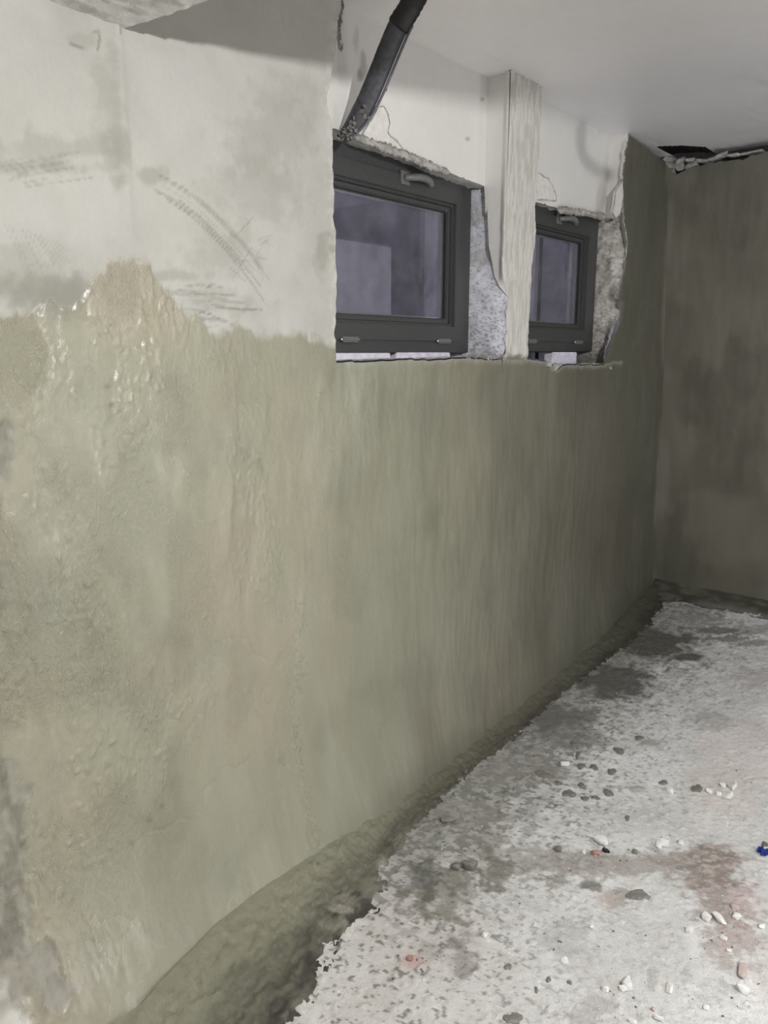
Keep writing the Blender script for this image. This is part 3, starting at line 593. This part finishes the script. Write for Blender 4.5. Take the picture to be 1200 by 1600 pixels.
# ------------------------------------------------------------------ far wall, with masonry showing in the top corner
yy = np.concatenate([np.linspace(-4.2, -1.2, 30)[:-1], np.linspace(-1.2, .01, 170)]); zz = np.linspace(.1, 1, 240)
tp = [on(0, 4.18, u, v) for u, v in ((1046, 262), (1056, 273), (1068, 266), (1085, 262), (1105, 256), (1125, 252), (1150, 249), (1160, 251), (1172, 243), (1200, 236))]
ty = [p[1] for p in tp][::-1]; tz = [p[2] for p in tp][::-1]
tv = np.interp(yy, [-4.2, ty[0] - .2] + ty, [CEIL + .01, CEIL + .01] + tz) + .014 * (fbm(yy * 40, yy * 0, 601, 3) - .5) * (yy > ty[0] - .1)
tg = np.linspace(0, 1, 240)[:, None]; Zr = .1 + (tv[None] - .1) * tg; Yr = np.broadcast_to(yy, Zr.shape)
Xr = xc(Zr) + .018 * (fbm(Yr * 2.2, Zr * 2.2, 603, 3) - .5) + .005 * (fbm(Yr * 14, Zr * 5, 605, 3) - .5)
cr = mix(C(.115, .112, .084), C(.150, .145, .112), sm(.35, .65, fbm(Yr * 3, Zr * 3, 607, 4))) * (1 + .12 * (fbm(Yr * 40, Zr * 6, 609, 3) - .5))[..., None]
cr = mix(cr, C(.22, .215, .19), sm(-.16, -.05, Yr) * sm(.42, .65, fbm(Yr * 9, Zr * 1.6, 611, 3)) * .45)
cr = mix(cr, C(.075, .073, .055), sm(.50, .65, fbm(Yr * 5, Zr * 2.2, 613, 4)) * .5)
PR = np.stack([Xr, Yr, Zr], -1); lipr = np.concatenate([PR[-1:], PR[-1:] + [.03, 0, .004]])
wall_far = grid('wall_far', PR, M_wall, cr, .55, flip=False, extra=((lipr, C(.34, .33, .31), .9, None, False),))
tag(wall_far, 'dark wet mortared end wall', kind='structure')
pl = Pw[-1, int(np.argmin(abs(S - 3.66))):][None]; 
grid('plaster_edge', np.concatenate([pl, pl + [0, .03, 0]]), M_rough, C(.16, .155, .13), .9, parent=wall_left)
void = box('gap_backing', 4.30, 4.40, -4.2, .20, 2.2, 2.75, M_gap, wall_far)  # near-black backing puts the gap's darkness into its colour
box('gap_backing', 3.75, 4.34, .06, .12, 2.2, 2.75, M_gap, wall_far)
box('gap_backing', 3.75, 4.7, -4.2, .25, 2.66, 2.72, M_gap, wall_far)  # unseen cap added to keep sky light out of the gap
stn = [(1048, 258, 12, 7), (1062, 262, 9, 11), (1044, 249, 13, 6), (1064, 251, 9, 6), (1082, 259, 12, 6), (1078, 250, 10, 4), (1098, 252, 13, 4), (1114, 249, 12, 4), (1130, 243, 13, 4), (1052, 269, 7, 7), (1146, 243, 12, 3), (1165, 240, 13, 3), (1185, 237, 13, 3)]
for i, (u, v, ru, rv) in enumerate(stn):
    p = on(0, 4.215, u, v); k = np.linalg.norm(p - CAM) / 1300
    o = link('stone', rockmesh('stone', .028, ru * k * .95, rv * k * .95, 700 + i, 18), M_stone, wall_far, False); o.location = p
    o.rotation_euler = (random.Random(i).uniform(-.35, .35), 0, 0)

# the rest of the room, behind and beside the camera
def flatwall(name, p, lab, colr=(.30, .295, .26)):
    me = bpy.data.meshes.new(name); me.from_pydata(p, [], [(0, 1, 2, 3)]); return tag(link(name, me, plain(name + '_render', colr, .7, 0, .4, 12, .15), None, False), lab, kind='structure')
flatwall('wall_right', [(-1.6, -4.2, -.05), (4.6, -4.2, -.05), (4.6, -4.2, 2.7), (-1.6, -4.2, 2.7)], 'opposite basement wall', (.20, .195, .18))
flatwall('wall_rear', [(-1.6, -4.2, -.05), (-1.6, .05, -.05), (-1.6, .05, 2.7), (-1.6, -4.2, 2.7)], 'basement wall behind the camera', (.20, .195, .18))

# ------------------------------------------------------------------ light shafts outside the windows
def shaft():
    W = .80
    bx_ = [on(1, W, 606, 430)[0], on(1, W, 672, 430)[0]]
    print('shaft', bx_, on(1, W, 560, 378), on(1, W, 846, 430), on(1, W, 700, 400))
    o = box('wall_outside', 1.0, 4.9, W, W + .1, 1.0, 2.9, plain('shaft_concrete', (.27, .26, .31), .9, 0, .8, 14, .3), None, 'dim concrete wall of the light shaft outside the windows', 'structure')
    box('pale_panel', 1.2, bx_[0], W - .02, W - .001, 1.3, on(1, W, 560, 380)[2], plain('pale_lit_patch', (.66, .65, .66), .9, 0, .8, 10, .22), o, 'patch of light low on the shaft wall, made as a pale panel')  # patch of light in the pane put into a pale panel's colour
    box('shaft_divider', on(1, W - .02, 668, 430)[0], on(1, W - .02, 668, 430)[0] + .14, .26, W, 1.0, 2.6, plain('shaft_divider_render', (.60, .59, .63), .9, 0, 1, 16, .25), o, 'concrete wall between the two light shafts')
    box('pale_panel', 3.3, 4.85, W - .02, W - .001, 1.0, 2.9, plain('grey_shaft_render', (.55, .54, .58), .9, 0, 1, 12, .22), o)
    pp = on(1, .70, 846, 400); upright_ = box('shaft_upright', pp[0] - .011, pp[0] + .011, .69, .712, 1.42, on(1, .70, 846, 366)[2], M_seal, o, 'thin dark upright bar in the farther shaft', bev=.004)  # thin black bar for the dark upright line behind the pane
    box('shaft_end', 4.15, 4.25, .24, W, 1.0, 2.7, plain('shaft_end_render', (.6, .59, .63), .9, 0, 1, 16, .2), o)
    box('shaft_end', 1.0, 1.1, .24, W, 1.0, 2.7, plain('shaft_end_dark', (.4, .39, .43), .9, 0, 1, 16, .2), o)
    box('shaft_floor', 1.0, 4.9, .24, W, 1.38, 1.42, plain('shaft_floor_concrete', (.55, .54, .6), .9, 0, 1, 16, .2), o)
    # outer leaf of the wall above, below and between the windows
    lf = plain('outer_leaf', (.45, .44, .46), .9, 0, .6, 20, .2)
    for (a, b, c, d) in ((-1.6, 1.74, 0, 2.9), (2.60, 2.90, 0, 2.9), (3.66, 4.9, 0, 2.9), (-1.6, 4.9, 2.20, 2.9), (-1.6, 4.9, 0, 1.53)):
        box('outer_leaf', a, b, .205 if c < 2 else .23, .26, c, d, lf, o)
    return o, bx_
shf, bx_ = shaft()
tub = box('drainpipe', 0, 1, 0, 1, 0, 1, M_seal, None) ; bpy.data.objects.remove(tub)

# ------------------------------------------------------------------ windows
def ring(name, x0, x1, z0, z1, w, y0, y1, mat, parent, bev=.002, label=None):
    """four-sided frame with bevelled edges, w wide"""
    bm = bmesh.new()
    o4 = [(x0, z0), (x1, z0), (x1, z1), (x0, z1)]; i4 = [(x0 + w, z0 + w), (x1 - w, z0 + w), (x1 - w, z1 - w), (x0 + w, z1 - w)]
    vs_ = {k: [bm.verts.new((p[0], y, p[1])) for p in pts] for k, pts, y in (('of', o4, y0), ('if', i4, y0), ('ob', o4, y1), ('ib', i4, y1))}
    for i in range(4):
        j = (i + 1) % 4
        bm.faces.new((vs_['of'][i], vs_['of'][j], vs_['if'][j], vs_['if'][i])); bm.faces.new((vs_['ob'][j], vs_['ob'][i], vs_['ib'][i], vs_['ib'][j]))
        bm.faces.new((vs_['of'][j], vs_['of'][i], vs_['ob'][i], vs_['ob'][j])); bm.faces.new((vs_['if'][i], vs_['if'][j], vs_['ib'][j], vs_['ib'][i]))
    bmesh.ops.recalc_face_normals(bm, faces=bm.faces)
    if bev: bmesh.ops.bevel(bm, geom=[e for e in bm.edges if len(e.link_faces) == 2 and e.calc_face_angle() > .5], offset=bev, segments=2, affect='EDGES')
    me = bpy.data.meshes.new(name); bm.to_mesh(me); bm.free(); return tag(link(name, me, mat, parent, False), label)
def sweep(name, pts, rad, mat, parent=None, sides=10, sx=1.0, side_dir=None, wob=0, seed=0):
    P_ = np.array(pts, float); n = len(P_); bm = bmesh.new(); rings = []
    for i in range(n):
        d = Vector(P_[min(i + 1, n - 1)] - P_[max(i - 1, 0)]).normalized()
        a = Vector(side_dir) if side_dir is not None else Vector((0, 0, 1)); a = (a - d * a.dot(d)).normalized(); b = d.cross(a)
        r_ = rad[i] if hasattr(rad, '__len__') else rad
        w_ = 1 + wob * (random.Random(seed * 999 + i).random() - .5)
        rings.append([bm.verts.new(Vector(P_[i]) + (a * math.cos(t) * sx + b * math.sin(t)) * r_ * w_) for t in [2 * math.pi * k / sides for k in range(sides)]])
    for A, B_ in zip(rings[:-1], rings[1:]):
        for k in range(sides): bm.faces.new((A[k], A[(k + 1) % sides], B_[(k + 1) % sides], B_[k]))
    bm.faces.new(rings[0][::-1]); bm.faces.new(rings[-1])
    bmesh.ops.recalc_face_normals(bm, faces=bm.faces)
    me = bpy.data.meshes.new(name); bm.to_mesh(me); bm.free(); return link(name, me, mat, parent)
def catmull(pts, n):
    P_ = np.array(pts, float); P_ = np.concatenate([[2 * P_[0] - P_[1]], P_, [2 * P_[-1] - P_[-2]]]); out = []
    for i in range(1, len(P_) - 2):
        for t in np.linspace(0, 1, n, endpoint=False):
            a, b, c, d = P_[i - 1:i + 3]; out.append(.5 * ((2 * b) + (c - a) * t + (2 * a - 5 * b + 4 * c - d) * t * t + (3 * b - a - 3 * c + d) * t ** 3))
    out.append(P_[-2]); return np.array(out)

def window(name, x0, x1, z0, z1, Y, hx_, hinges, lab):
    root = bpy.data.objects.new(name, None); COL.objects.link(root); root.location = ((x0 + x1) / 2, Y, z0); tag(root, lab, kind='structure')
    fr_ = ring('outer_frame', x0, x1, z0, z1, .050, Y, Y + .07, M_metal, root)
    ring('seal', x0 + .047, x1 - .047, z0 + .047, z1 - .047, .008, Y + .004, Y + .05, M_seal, root, 0)
    sash = ring('sash', x0 + .053, x1 - .053, z0 + .042, z1 - .042, .056, Y - .006, Y + .06, M_metal, root)
    ring('glazing_bead', x0 + .106, x1 - .106, z0 + .095, z1 - .095, .012, Y + .006, Y + .04, M_metal, sash, .003)
    ring('glazing_bead', x0 + .116, x1 - .116, z0 + .105, z1 - .105, .020, Y + .016, Y + .045, M_metal, sash, .004)
    ring('glazing_seal', x0 + .134, x1 - .134, z0 + .123, z1 - .123, .004, Y + .022, Y + .045, M_seal, sash, 0)
    for j, (a, b) in enumerate(((x0 + .13, z0 + .12),)):
        pane = box('pane', a, x1 - .13, Y + .030, Y + .033, b, z1 - .12, M_glass, root, 'dusty double-glazed pane')
        pane2 = box('pane', a, x1 - .13, Y + .052, Y + .055, b, z1 - .12, M_glass, root)
    ring('spacer', x0 + .132, x1 - .132, z0 + .121, z1 - .121, .012, Y + .0345, Y + .0505, M_alu, sash, 0)
    # latch: square plate with a short curved lever
    zh = z1 - .052
    pl_ = box('latch_plate', hx_ - .052, hx_ - .004, Y - .011, Y - .005, zh - .024, zh + .020, M_handle, root, 'square latch plate', bev=.002)
    pts = catmull([(hx_ - .035, Y - .012, zh - .003), (hx_ - .012, Y - .030, zh - .001), (hx_ + .03, Y - .036, zh + .004), (hx_ + .075, Y - .034, zh + .001), (hx_ + .098, Y - .028, zh - .010)], 7)
    sweep('latch_lever', pts, [.010 + .004 * math.sin(math.pi * i / (len(pts) - 1)) for i in range(len(pts))], M_handle, pl_, 12, .9)
    for hxx in hinges:
        o = box('hinge_cover', hxx - .045, hxx + .045, Y - .014, Y - .001, z0 + .034, z0 + .052, M_handle, root, 'small rounded hinge cover', bev=.006)
        sc_ = sweep('hinge_screw', [(hxx - .052, Y - .010, z0 + .043), (hxx - .042, Y - .010, z0 + .043)], .005, M_alu, o, 8)
    for o in root.children: o.matrix_parent_inverse = Matrix.Translation(-root.location)
    # bottom rail drip profile
    d = box('drip_rail', x0 + .01, x1 - .09, Y + .008, Y + .06, z0 - .005, z0 - .0005, M_seal, root); d.matrix_parent_inverse = Matrix.Translation(-root.location)
    return root
YA, YB = .165, .121
M_lavender = plain('lavender_sill_strip', (.80, .78, .90), .8, 0, .9, 40, .15)  # bluish light under the frame put into the strip's lavender colour
for a, b, y in ((1.72, 2.14, YA), (2.17, 2.50, YA - .004), (3.26, 3.5, YB)): box('sill_strip', a, b, y + .002, y + .05, 1.49, 1.5695, M_lavender, wall_left, bev=.004)
za = on(1, YA, 733, 288)[2]; zb_ = on(1, YA, 730, 551)[2]; hxA = on(1, YA - .02, 645, 275)[0]; hB = on(1, YB - .02, 882, 345)[0]
hinA = [on(1, YA - .01, 549, 537)[0], on(1, YA - .01, 695, 538)[0]]
zc_ = on(1, YB, 934, 344)[2]; zd_ = on(1, YB, 925, 549)[2]
print('win', za, zb_, hxA, hinA, zc_, zd_, hB)
window('window_1', 1.715, X1 + .004, zb_, za + .012, YA, hxA, hinA, 'nearer dark grey basement hopper window')
hinB = [on(1, YB - .01, 905, 537)[0]]; hinB.append(2 * hB - hinB[0])
window('window_2', 2.80, X2 + .004, zd_, zc_ + .010, YB, hB, hinB, 'farther dark grey basement hopper window, half behind the pillar')

# ------------------------------------------------------------------ the cable bundle hanging from above the nearer window
root = bpy.data.objects.new('cable_bundle', None); COL.objects.link(root); root.location = on(1, .09, 538, 214)
tag(root, 'dusty black conduit with thin cables, curving up from the top corner of the nearer window', 'cable')
def at(u, v, y): return on(1, y, u, v)
mid = [at(533, 219, .085), at(552, 196, .050), at(572, 160, .010), at(590, 118, -.035), at(606, 78, -.08), at(622, 42, -.125), at(643, 8, -.17), at(662, -25, -.22)]
# beyond the frame the bundle runs on across the room; its shadow is the soft hook at the farther niche
SH = [(1085, 40), (1040, 92), (970, 150), (912, 190)]
far_pts = []
for (u, v), tt in zip(SH, (.41, .42, .425, .43)):
    s_ = on(2, CEIL, u, v); far_pts.append(LMP + (s_ - LMP) * tt)
for (u, v), tt in zip([(908, 232), (922, 258), (950, 272)], (.43, .43, .425)):
    s_ = on(1, .083, u, v); far_pts.append(LMP + (s_ - LMP) * tt)
far_pts.insert(0, far_pts[0] + np.array([-.06, -.22, 0.0])); far_pts.insert(0, np.array([far_pts[0][0] - .02, far_pts[0][1] - .08, CEIL - .005]))
def pj(P_): q = np.array(P_) - CAM; z = q @ FW; return (round(600 + FOC * (q @ RT) / z), round(800 - FOC * (q @ UP) / z))
print('far cable px', [pj(p) for p in far_pts], [tuple(np.round(p, 2)) for p in far_pts], 'mid', [tuple(np.round(p, 2)) for p in mid])
path = catmull(mid, 8)
wide = RT
sweep('conduit', path[:44], [.010 + .0055 * min(1, i / 12) for i in range(44)], M_cable, root, 16, 1.85, wide, .04, 3)
sweep('tape_wrap', catmull(mid[5:], 8)[0:], [.0175 + .0008 * (i % 2) for i in range(len(catmull(mid[5:], 8)))], M_tape, root, 16, 1.75, wide, .06, 5)
for k in range(3):
    off = np.array(RT) * (.0300 - .004 * k) + np.array([0, -.012 + .010 * k, 0]) * 1.0
    q = path[:41] + off * np.clip(np.linspace(.7, 1.6, 41), 0, 1)[:, None]
    sweep('cable', q, .0040, M_cable2, root, 8)
cr_ = bmesh.new(); r = random.Random(3)
for i in range(46):
    t = r.random() ** 1.4; p = path[int(t * 14)] + np.array([r.uniform(-.022, .012), r.uniform(-.03, .0), r.uniform(-.015, .015)])
    me = rockmesh('t', r.uniform(.003, .009), r.uniform(.003, .008), r.uniform(.003, .008), i, 10, 0); me.transform(Matrix.Translation(p)); cr_.from_mesh(me); bpy.data.meshes.remove(me)
me = bpy.data.meshes.new('mortar_crust'); cr_.to_mesh(me); cr_.free(); tag(link('mortar_crust', me, M_grey, root, False), 'crumbly grey mortar stuck to the lower end', kind='stuff')
sweep('wire_end', [at(603, 137, -.03), at(603, 143, -.03), at(605, 139, -.035)], .0012, M_seal, root, 6)
for o in root.children: o.matrix_parent_inverse = Matrix.Translation(-root.location)
# the hook-shaped cable end that hangs in front of the lamp, just outside the view
hk = sweep('hanging_cable', catmull(far_pts, 8), .013, M_tape, None, 10)
tag(hk, 'black cable end hooked under the ceiling in the middle of the room', 'cable')

# ------------------------------------------------------------------ rubble on the floor
def put(name, u, v, w, h, mat, label, cat, group=None, flat=.55, seed=0, rot=None, sink=.25, bev=.12):
    p = fl(u, v); w *= 1.12; h *= 1.12; k = np.dot(p - CAM, FW) / FOC; el = (p - CAM); sn = abs(el[2]) / np.linalg.norm(el)
    a = w * k / 2; hz = max(.002, flat * min(w, h * 1.6) * k / 2); b = max(a * .35, (h * k / 2 - hz * .45 * math.sqrt(1 - sn * sn)) / sn)
    o = link(name, rockmesh(name, a, b, hz, seed * 7 + int(u) + int(v), 18, bev), mat, None, False)
    o.location = (p[0], p[1], fz(p[0], p[1]) + hz * (1 - sink))
    vd = math.atan2(el[1], el[0]) - math.pi / 2
    o.rotation_euler = (0, 0, vd + (math.radians(rot) if rot else 0)); return tag(o, label, cat, group)
CH = 'plaster_chunk'; PC = 'plaster chunk'
items = [
 (CH, 883, 1196, 16, 7, M_white, 'small oblong white chunk lying alone nearest the middle of the wall foot', PC, 0),
 (CH, 1045, 1239, 17, 9, M_white, 'small oblong white chunk lying alone left of the white cluster', PC, -20),
 (CH, 1142, 1231, 17, 14, M_white, 'upper large white chunk in the cluster of rubble at the right', PC, 0),
 (CH, 1137, 1246, 18, 13, M_white, 'lower large white chunk in the cluster of rubble at the right', PC, 0),
 (CH, 1108, 1239, 10, 7, M_white, 'leftmost small white chunk of the cluster at the right', PC, -30),
 (CH, 1123, 1243, 9, 7, M_white, 'small white chunk touching the left of the lower large chunk in the cluster', PC, 0),
 (CH, 1129, 1229, 10, 7, M_white, 'small white chunk touching the left of the upper large chunk in the cluster', PC, -20),
 (CH, 939, 1316, 25, 14, M_white, 'long white plaster chunk just above the red brick fragment', PC, -25),
 ('brick_fragment', 933, 1334, 19, 8, M_brick, 'reddish brick fragment beside a dark stone', 'brick fragment', 10),
 ('dark_stone', 947, 1330, 12, 9, M_seal, 'black rounded stone at the right end of the brick fragment', 'stone', 0),
 (CH, 912, 1331, 7, 9, M_white, 'small white chunk left of the red brick fragment', PC, 0),
 ('dark_stone', 992, 1332, 9, 8, M_grey, 'small dark stone between the brick fragment and the curved chunk', 'stone', 0),
 (CH, 1035, 1320, 22, 12, M_white, 'curved white chunk above the reddish stain', PC, 20),
 (CH, 1028, 1324, 9, 8, M_white, 'small white chunk against the left side of the curved chunk', PC, 0),
 (CH, 1063, 1320, 9, 9, M_white, 'small white chunk at the upper tip of the reddish stain', PC, 0),
 (CH, 1103, 1437, 17, 13, M_white, 'pointed white chunk on the left border of the reddish stain', PC, -20),
 (CH, 1124, 1438, 26, 11, M_white, 'long flat white chunk on the reddish stain, slanting down to the right', PC, -38),
 (CH, 1151, 1435, 14, 12, M_white, 'rounded white chunk in the middle of the reddish stain', PC, 0),
 ('pink_pebble', 1148, 1420, 14, 8, M_pink, 'pinkish pebble just above the rounded white chunk in the stain', 'pebble', 0),
 (CH, 1190, 1450, 10, 8, M_white, 'small white chunk at the right edge of the floor beside the stain', PC, 0),
 (CH, 1131, 1469, 14, 6, M_white, 'flat white chip below the long flat chunk on the stain', PC, -15),
 (CH, 1139, 1487, 9, 5, M_white, 'small white chip at the bottom of the reddish stain', PC, 0),
 (CH, 1077, 1456, 14, 11, M_white, 'half-buried pale chunk left below the pointed white chunk', PC, 0),
 (CH, 924, 1449, 6, 6, M_white, 'tiny white chunk alone on the clean floor left of the stain', PC, 0),
 (CH, 882, 1504, 14, 9, M_white, 'half-buried white chip left of the biggest chunk', PC, 30),
 (CH, 980, 1540, 19, 23, M_white, 'biggest upright white chunk near the bottom of the view', PC, 20),
 (CH, 973, 1548, 13, 10, M_white, 'white chunk leaning on the lower left of the biggest chunk', PC, 30),
 (CH, 946, 1547, 12, 11, M_white, 'white chunk standing a little left of the biggest chunk', PC, 0),
 (CH, 1159, 1551, 21, 15, M_white, 'large rounded white chunk at the lower right', PC, 0),
 ('tan_shard', 1160, 1520, 14, 26, M_pink, 'pinkish tan shard above the large rounded chunk at the lower right', 'shard', 0),
 (CH, 1046, 1545, 11, 18, M_white, 'pale half-buried chunk between the biggest chunk and the lower right chunk', PC, 0),
 (CH, 1103, 1578, 10, 8, M_white, 'small white chunk near the bottom right, below the large rounded one', PC, 0),
 (CH, 1029, 1595, 17, 8, M_white, 'flat white chunk at the bottom edge of the view', PC, 0),
 (CH, 988, 1598, 15, 6, M_white, 'white chunk cut by the bottom edge, left of the flat one', PC, 0),
 ('pink_pebble', 1021, 1580, 8, 6, M_pink, 'small pinkish pebble above the flat chunk at the bottom edge', 'pebble', 0),
 ('brick_fragment', 641, 1500, 12, 8, M_brick, 'small reddish brick crumb on the speckled floor near the cove', 'brick fragment', 0),
 ('mortar_lump', 735, 1357, 28, 16, M_dab, 'large rounded grey mortar lump on the floor beside the cove', 'mortar lump', 0),
 ('mortar_lump', 712, 1358, 15, 13, M_dab, 'smaller rounded mortar lump left of the large grey lump', 'mortar lump', 0),
 ('mortar_lump', 872, 1330, 13, 8, M_grey, 'grey stone-like lump in the dirty band left of the brick fragment', 'mortar lump', 0),
 ('mortar_lump', 700, 1284, 24, 10, M_dab, 'grey lump half sunk in the cove above the large grey lump', 'mortar lump', 10),
 (CH, 757, 1465, 9, 12, M_white, 'small white chunk with a dark hollow on the speckled floor', PC, -40),
]
for i, (nm, u, v, w, h, mt, lb, ct, rt) in enumerate(items): put(nm, u, v, w, h, mt, lb, ct, seed=i, rot=rt, flat=.75 if w < 22 else .6)
# thin wet mortar dabs dropped on the floor
def dab(u, v, w, h, label, seed):
    p = fl(u, v); k = np.dot(p - CAM, FW) / FOC; el = p - CAM; sn = abs(el[2]) / np.linalg.norm(el); a = w * k / 2; b = h * k / 2 / sn
    r_ = random.Random(seed); n = 20; ph = [r_.uniform(0, 6.28) for _ in range(4)]; bm = bmesh.new(); rr = []
    for lev, (sc_, zz_) in enumerate(((1, -.003), (.93, .0022), (.6, .0042))):
        rr.append([bm.verts.new((a * sc_ * q * math.cos(t), b * sc_ * q * math.sin(t), zz_ + r_.uniform(-.0006, .0006))) for t in [6.2832 * j / n for j in range(n)] for q in [1 + .20 * math.sin(2 * t + ph[0]) + .14 * math.sin(3 * t + ph[1]) + .09 * math.sin(5 * t + ph[2]) + .05 * math.sin(9 * t + ph[3])]])
    for A, B_ in zip(rr[:-1], rr[1:]):
        for j in range(n): bm.faces.new((A[j], A[(j + 1) % n], B_[(j + 1) % n], B_[j]))
    bm.faces.new(rr[-1]); me = bpy.data.meshes.new('mortar_dab'); bm.to_mesh(me); bm.free()
    o = link('mortar_dab', me, M_dab, None, False); o.location = (p[0], p[1], fz(p[0], p[1]) + .001); o.rotation_euler = (0, 0, math.atan2(el[1], el[0]) - math.pi / 2)
    return tag(o, label, 'mortar dab', 'dark mortar dabs dropped on the floor')
dabs = [(850, 1211, 30, 9, 'wide dark mortar dab with a tail, nearest the cove in the middle of the floor'), (889, 1240, 19, 13, 'round dark mortar dab below the oblong white chunk'), (908, 1197, 13, 9, 'dark mortar dab just right of the oblong white chunk'),
        (967, 1174, 19, 8, 'dark mortar dab highest up the floor of the larger ones'), (903, 1179, 8, 10, 'small upright dark dab above the oblong white chunk'), (956, 1206, 12, 10, 'dark dab with a white crumb, right of the oblong white chunk'),
        (1037, 1222, 14, 8, 'dark dab just above the lone white chunk left of the cluster'), (1089, 1233, 16, 11, 'dark dab just left of the white rubble cluster'), (950, 1239, 18, 9, 'spread dark dab right of the round one'),
        (914, 1248, 11, 7, 'left of the two small dabs below the round dab'), (931, 1247, 12, 6, 'right of the two small dabs below the round dab'), (909, 1228, 12, 9, 'greenish dab just above the two small dabs'),
        (999, 1154, 15, 6, 'thin dark dab farthest up the pale floor'), (897, 1163, 12, 7, 'dark dab near the cove above the small upright dab'), (928, 1199, 12, 8, 'dark dab between two others right of the oblong white chunk'),
        (872, 1223, 12, 6, 'small dark dab right of the wide dab with a tail'), (997, 1398, 32, 17, 'large flat grey dab shaped like a torn heart'), (802, 1592, 28, 15, 'large flat grey dab at the bottom edge of the view'), (980, 1280, 8, 6, 'tiny dark dab alone above the brick fragment'),
        (838, 1546, 6, 7, 'small round dab in the loose row near the bottom, left one'), (857, 1531, 8, 7, 'small round dab in the loose row near the bottom, middle one'), (890, 1535, 7, 6, 'small round dab in the loose row near the bottom, right one'), (794, 1510, 11, 9, 'small round dab on the speckled floor left of the loose row')]
for i, (u, v, w, h, lb) in enumerate(dabs): dab(u, v, w, h, lb, 50 + i)
# blue scrap at the right edge
p = fl(1192, 1334); bm = bmesh.new(); r = random.Random(5); k = .0021
g_ = [[bm.verts.new(((i - 3) * .0052 + r.uniform(-.002, .002), (j - 3) * .0058 + r.uniform(-.002, .002), .010 + .010 * math.sin(i * 1.9 + j) + r.uniform(-.003, .003))) for i in range(7)] for j in range(7)]
for j in range(6):
    for i in range(6): 
        if (i, j) not in ((0, 0), (5, 5), (0, 5), (1, 5)): bm.faces.new((g_[j][i], g_[j][i + 1], g_[j + 1][i + 1], g_[j + 1][i]))
bmesh.ops.solidify(bm, geom=bm.faces[:], thickness=.0012)
me = bpy.data.meshes.new('plastic_scrap'); bm.to_mesh(me); bm.free(); o = link('plastic_scrap', me, M_blue, None, False); o.location = (p[0], p[1], fz(p[0], p[1]) + .001); o.rotation_euler = (.2, .1, .6)
tag(o, 'crumpled bright blue plastic scrap on the floor at the right edge', 'plastic scrap')
p2b = fl(1196, 1323); o = link('stone', rockmesh('dark_stone', .010, .014, .010, 5), M_grey, None, False); o.name = 'dark_stone'; o.location = (p2b[0], p2b[1], fz(p2b[0], p2b[1]) + .006); tag(o, 'dark stone just above the blue plastic scrap', 'stone')
# countable small pebbles around the main pieces
pr = random.Random(77); protos = [rockmesh('pebble', 1, .8, .6, 900 + i, 12, 0) for i in range(6)]
protos_m = []
for i, me in enumerate(protos):
    for j, mt in enumerate((M_white, M_grey)):
        m2 = me.copy(); m2.materials.append(mt); protos_m.append(m2)
zones = [(1130, 1225, 40, 22, 18, 0), (1030, 1320, 60, 26, 26, 0), (950, 1335, 90, 20, 26, 2), (1140, 1440, 60, 60, 34, 0), (1000, 1560, 120, 50, 40, 0), (1150, 1560, 60, 50, 20, 0), (900, 1480, 140, 80, 26, 2), (650, 1500, 60, 60, 20, 2), (720, 1320, 60, 40, 18, 2)]
for (u, v, ru, rv, n, bias) in zones:
    for q in range(n):
        uu = u + pr.gauss(0, ru / 2); vv = v + pr.gauss(0, rv / 2)
        if vv > 1600 or uu > 1199 or vv < 1150: continue
        pp = fl(uu, vv); s_ = pr.uniform(.0018, .0048); dk = pr.random() < (.25 if bias == 0 else .6)
        if pp[1] > rim(pp[0]) - .02: continue
        o = bpy.data.objects.new('pebble', protos_m[pr.randrange(6) * 2 + (1 if dk else 0)]); COL.objects.link(o)
        o.location = (pp[0], pp[1], fz(pp[0], pp[1]) + s_ * .35); o.scale = (s_, s_, s_); o.rotation_euler = (0, 0, pr.uniform(0, 6.28))
        tag(o, 'tiny dark grit pebble on the dusty floor' if dk else 'tiny white plaster pebble on the dusty floor', 'pebble', 'dark grit pebbles' if dk else 'white plaster pebbles')
# uncountable grit
rg = np.random.RandomState(9); n = 9000; gx = rg.uniform(.9, 4.2, n); gy = rg.uniform(-2.0, -.25, n)
dens = fbm(gx * 5, gy * 5, 801, 3); ok = (dens > rg.uniform(.3, .75, n)) & (gy < rim(gx) - .01); gx = gx[ok]; gy = gy[ok]; n = len(gx)
ss = rg.uniform(.0008, .0024, n); V = []; F = []
b8 = np.array([[1, 0, -.3], [.2, .9, -.3], [-.9, .4, -.3], [-.5, -.8, -.3], [.1, .1, .8]])
gzv = np.array([fz(a, b) for a, b in zip(gx, gy)])
V = (b8[None] * ss[:, None, None] * rg.uniform(.6, 1.3, (n, 5, 1)) + np.stack([gx, gy, gzv], -1)[:, None]).reshape(-1, 3)
F = (np.array([[0, 1, 4], [1, 2, 4], [2, 3, 4], [3, 0, 4]])[None] + (np.arange(n) * 5)[:, None, None]).reshape(-1, 3)
me = bpy.data.meshes.new('floor_grit'); me.from_pydata(V.tolist(), [], F.tolist()); go = link('floor_grit', me, M_white, None, False); me.materials.append(M_grey)
me.polygons.foreach_set('material_index', np.repeat(np.arange(n) % 2, 4).astype(np.int32))
tag(go, 'fine white and dark grit scattered over the concrete floor', 'grit', kind='stuff')
